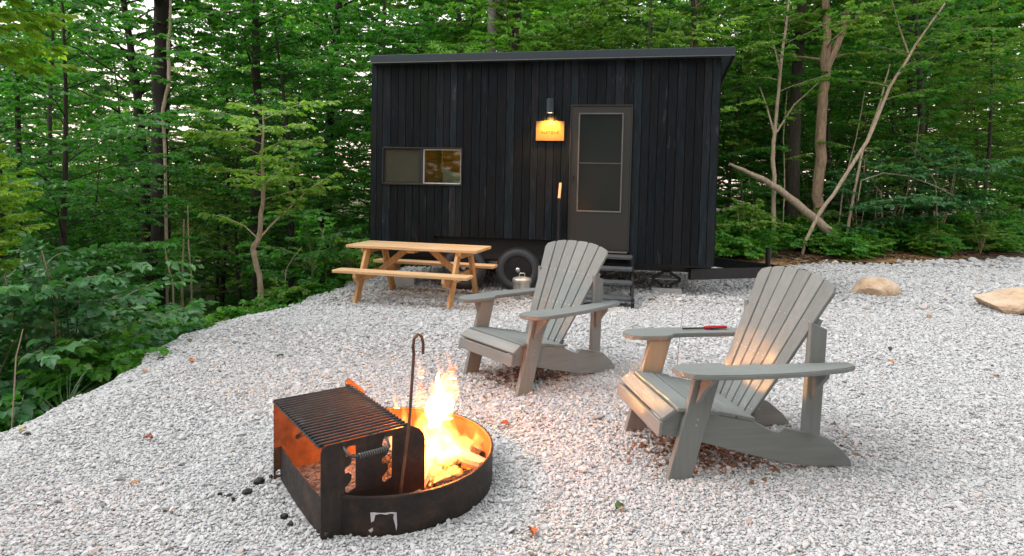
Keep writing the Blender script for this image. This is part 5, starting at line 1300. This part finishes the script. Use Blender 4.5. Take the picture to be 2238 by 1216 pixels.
x, y, z, rg = scatter_pts(5200, (-12, -3.0), (2.6, 14), lambda x, y: (edge_x(y)-x > 0.45+.25*np.sin(y*3.1)+.3*(y < 5.5)) & (np.abs(x) < .84*y+1) & ((edge_x(y)-x) < 6), 5)
stuff('undergrowth', x, y, z-.02, rg, ['weed_a', 'weed_b'], .6, 1.35, 'dense low green undergrowth covering the left slope')
x, y, z, rg = scatter_pts(2300, (1.5, 17), (12.2, 20), lambda x, y: (y-back_y(x) > 0.35+0.7*np.sin(x*1.3)**2) & (np.abs(x) < .84*y+1) & ((y-back_y(x)) < 3.6), 6)
stuff('undergrowth', x, y, z-.02, rg, ['weed_a', 'weed_b'], .55, 1.2, 'low green undergrowth along the right edge of the clearing')
# far woods beyond, one mass
x, y, z, rg = scatter_pts(210, (-42, 44), (24.5, 46), lambda x, y: (np.abs(x) < .86*y+2) & ((x > -4) | (np.arange(len(x)) % 2 == 0)), 8)
stuff('distant_woods', x, y, np.maximum(z, -5.5), rg, ['tall_a', 'tall_b', 'maple_b', 'maple_d'], .8, 1.25, 'far woods that close the view behind the nearer trees')
x, y, z, rg = scatter_pts(330, (2, 44), (17, 44), lambda x, y: (np.abs(x) < .86*y+2) & (y-back_y(x) > 4), 18)
stuff('distant_undergrowth', x, y, z, rg, ['maple_a', 'shrub_a', 'maple_c', 'shrub_c'], .55, 1.0, 'dark bushes filling the depth of the woods on the right')
x, y, z, rg = scatter_pts(420, (-34, 4), (15, 40), lambda x, y: (np.abs(x) < .86*y+2) & (edge_x(np.minimum(y, 11))-x > 3), 28)
stuff('distant_undergrowth', x, y, z, rg, ['shrub_a', 'maple_a', 'shrub_c', 'shrub_a'], .5, 1.0, 'dark bushes filling the hollow of the woods on the left')
# unseen trees added behind and beside the camera to darken the cabin and reflections
for i, (x_, y_) in enumerate(((-9, -7), (-5, -9), (-1, -10), (3, -9), (7, -8), (11, -6), (14, -2), (16, 3), (-10, -2), (18, 8), (-13, -5), (1, -14), (8, -13), (-6, -14))):
    plant(('tall_a', 'tall_b')[i % 2], x_, y_, i*1.3, .85, 'forest_tree', 'unseen forest tree added behind the camera to darken that side', 'tree', 'unseen trees added behind the camera')
for i in range(13):
    plant(('maple_b', 'maple_d')[i % 2], -12+i*2.1, -6.2-1.2*(i % 3), i*1.9, 1.25, 'young_tree', 'dense unseen young tree added behind the camera to darken that side', 'tree', 'unseen trees added behind the camera')
# straw coloured litter and brown leaves along the right edge
STRAW = simple('straw_litter', (0.42, 0.25, 0.11), 0.9, var=.4, scale=20); BRL = simple('brown_leaf_litter', (0.17, 0.085, 0.045), 0.9, var=.5, scale=20)
rs = np.random.default_rng(9)
for (lx, ly, rx, ry, m_, n_, lb) in ((4.9, 12.35, .9, .25, STRAW, 1400, 'orange straw litter beside the trailer hitch'), (7.6, 13.0, 1.1, .22, STRAW, 900, 'straw coloured litter patch at the gravel edge behind the right chair'),
                                     (9.4, 13.8, 1.2, .3, STRAW, 700, 'pale straw patch at the gravel edge on the right'), (7.5, 14.0, 4.5, .9, BRL, 5000, 'brown dead leaves on the woodland floor at the right')):
    litter('leaf_litter', lx, ly, rx, ry, .22, n_, lb, lambda a, b_: ground_h(a, b_)+.02, (.07, .012) if m_ is STRAW else (.05, .03), m_, int(lx*10))
# tuft of long grass at the left rim
GRM2 = leaf_mat('grass_blade', (.05, .11, .03), (.10, .19, .06), (.20, .30, .12))
gt = MB(); rgx = random.Random(3)
for i in range(60):
    a = rgx.uniform(0, 6.28); L = rgx.uniform(.25, .55); out_ = rgx.uniform(.25, .9); pv = []
    for k in range(6):
        t = k/5; w = .004*(1-t)+.0006; px_ = cos(a)*out_*L*t*t; py_ = sin(a)*out_*L*t*t; pz = L*t*(1-.35*t*out_)
        pv += [(px_-sin(a)*w+cos(a*3)*.03, py_+cos(a)*w, pz), (px_+sin(a)*w+cos(a*3)*.03, py_-cos(a)*w, pz)]
    gt.add(pv, [(2*k, 2*k+1, 2*k+3, 2*k+2) for k in range(5)])
tag(gt.build('grass_tuft', GRM2, None, loc=(-3.33, 4.55, float(ground_h(-3.33, 4.55)))), 'tuft of long thin grass blades leaning over the gravel rim', 'grass')
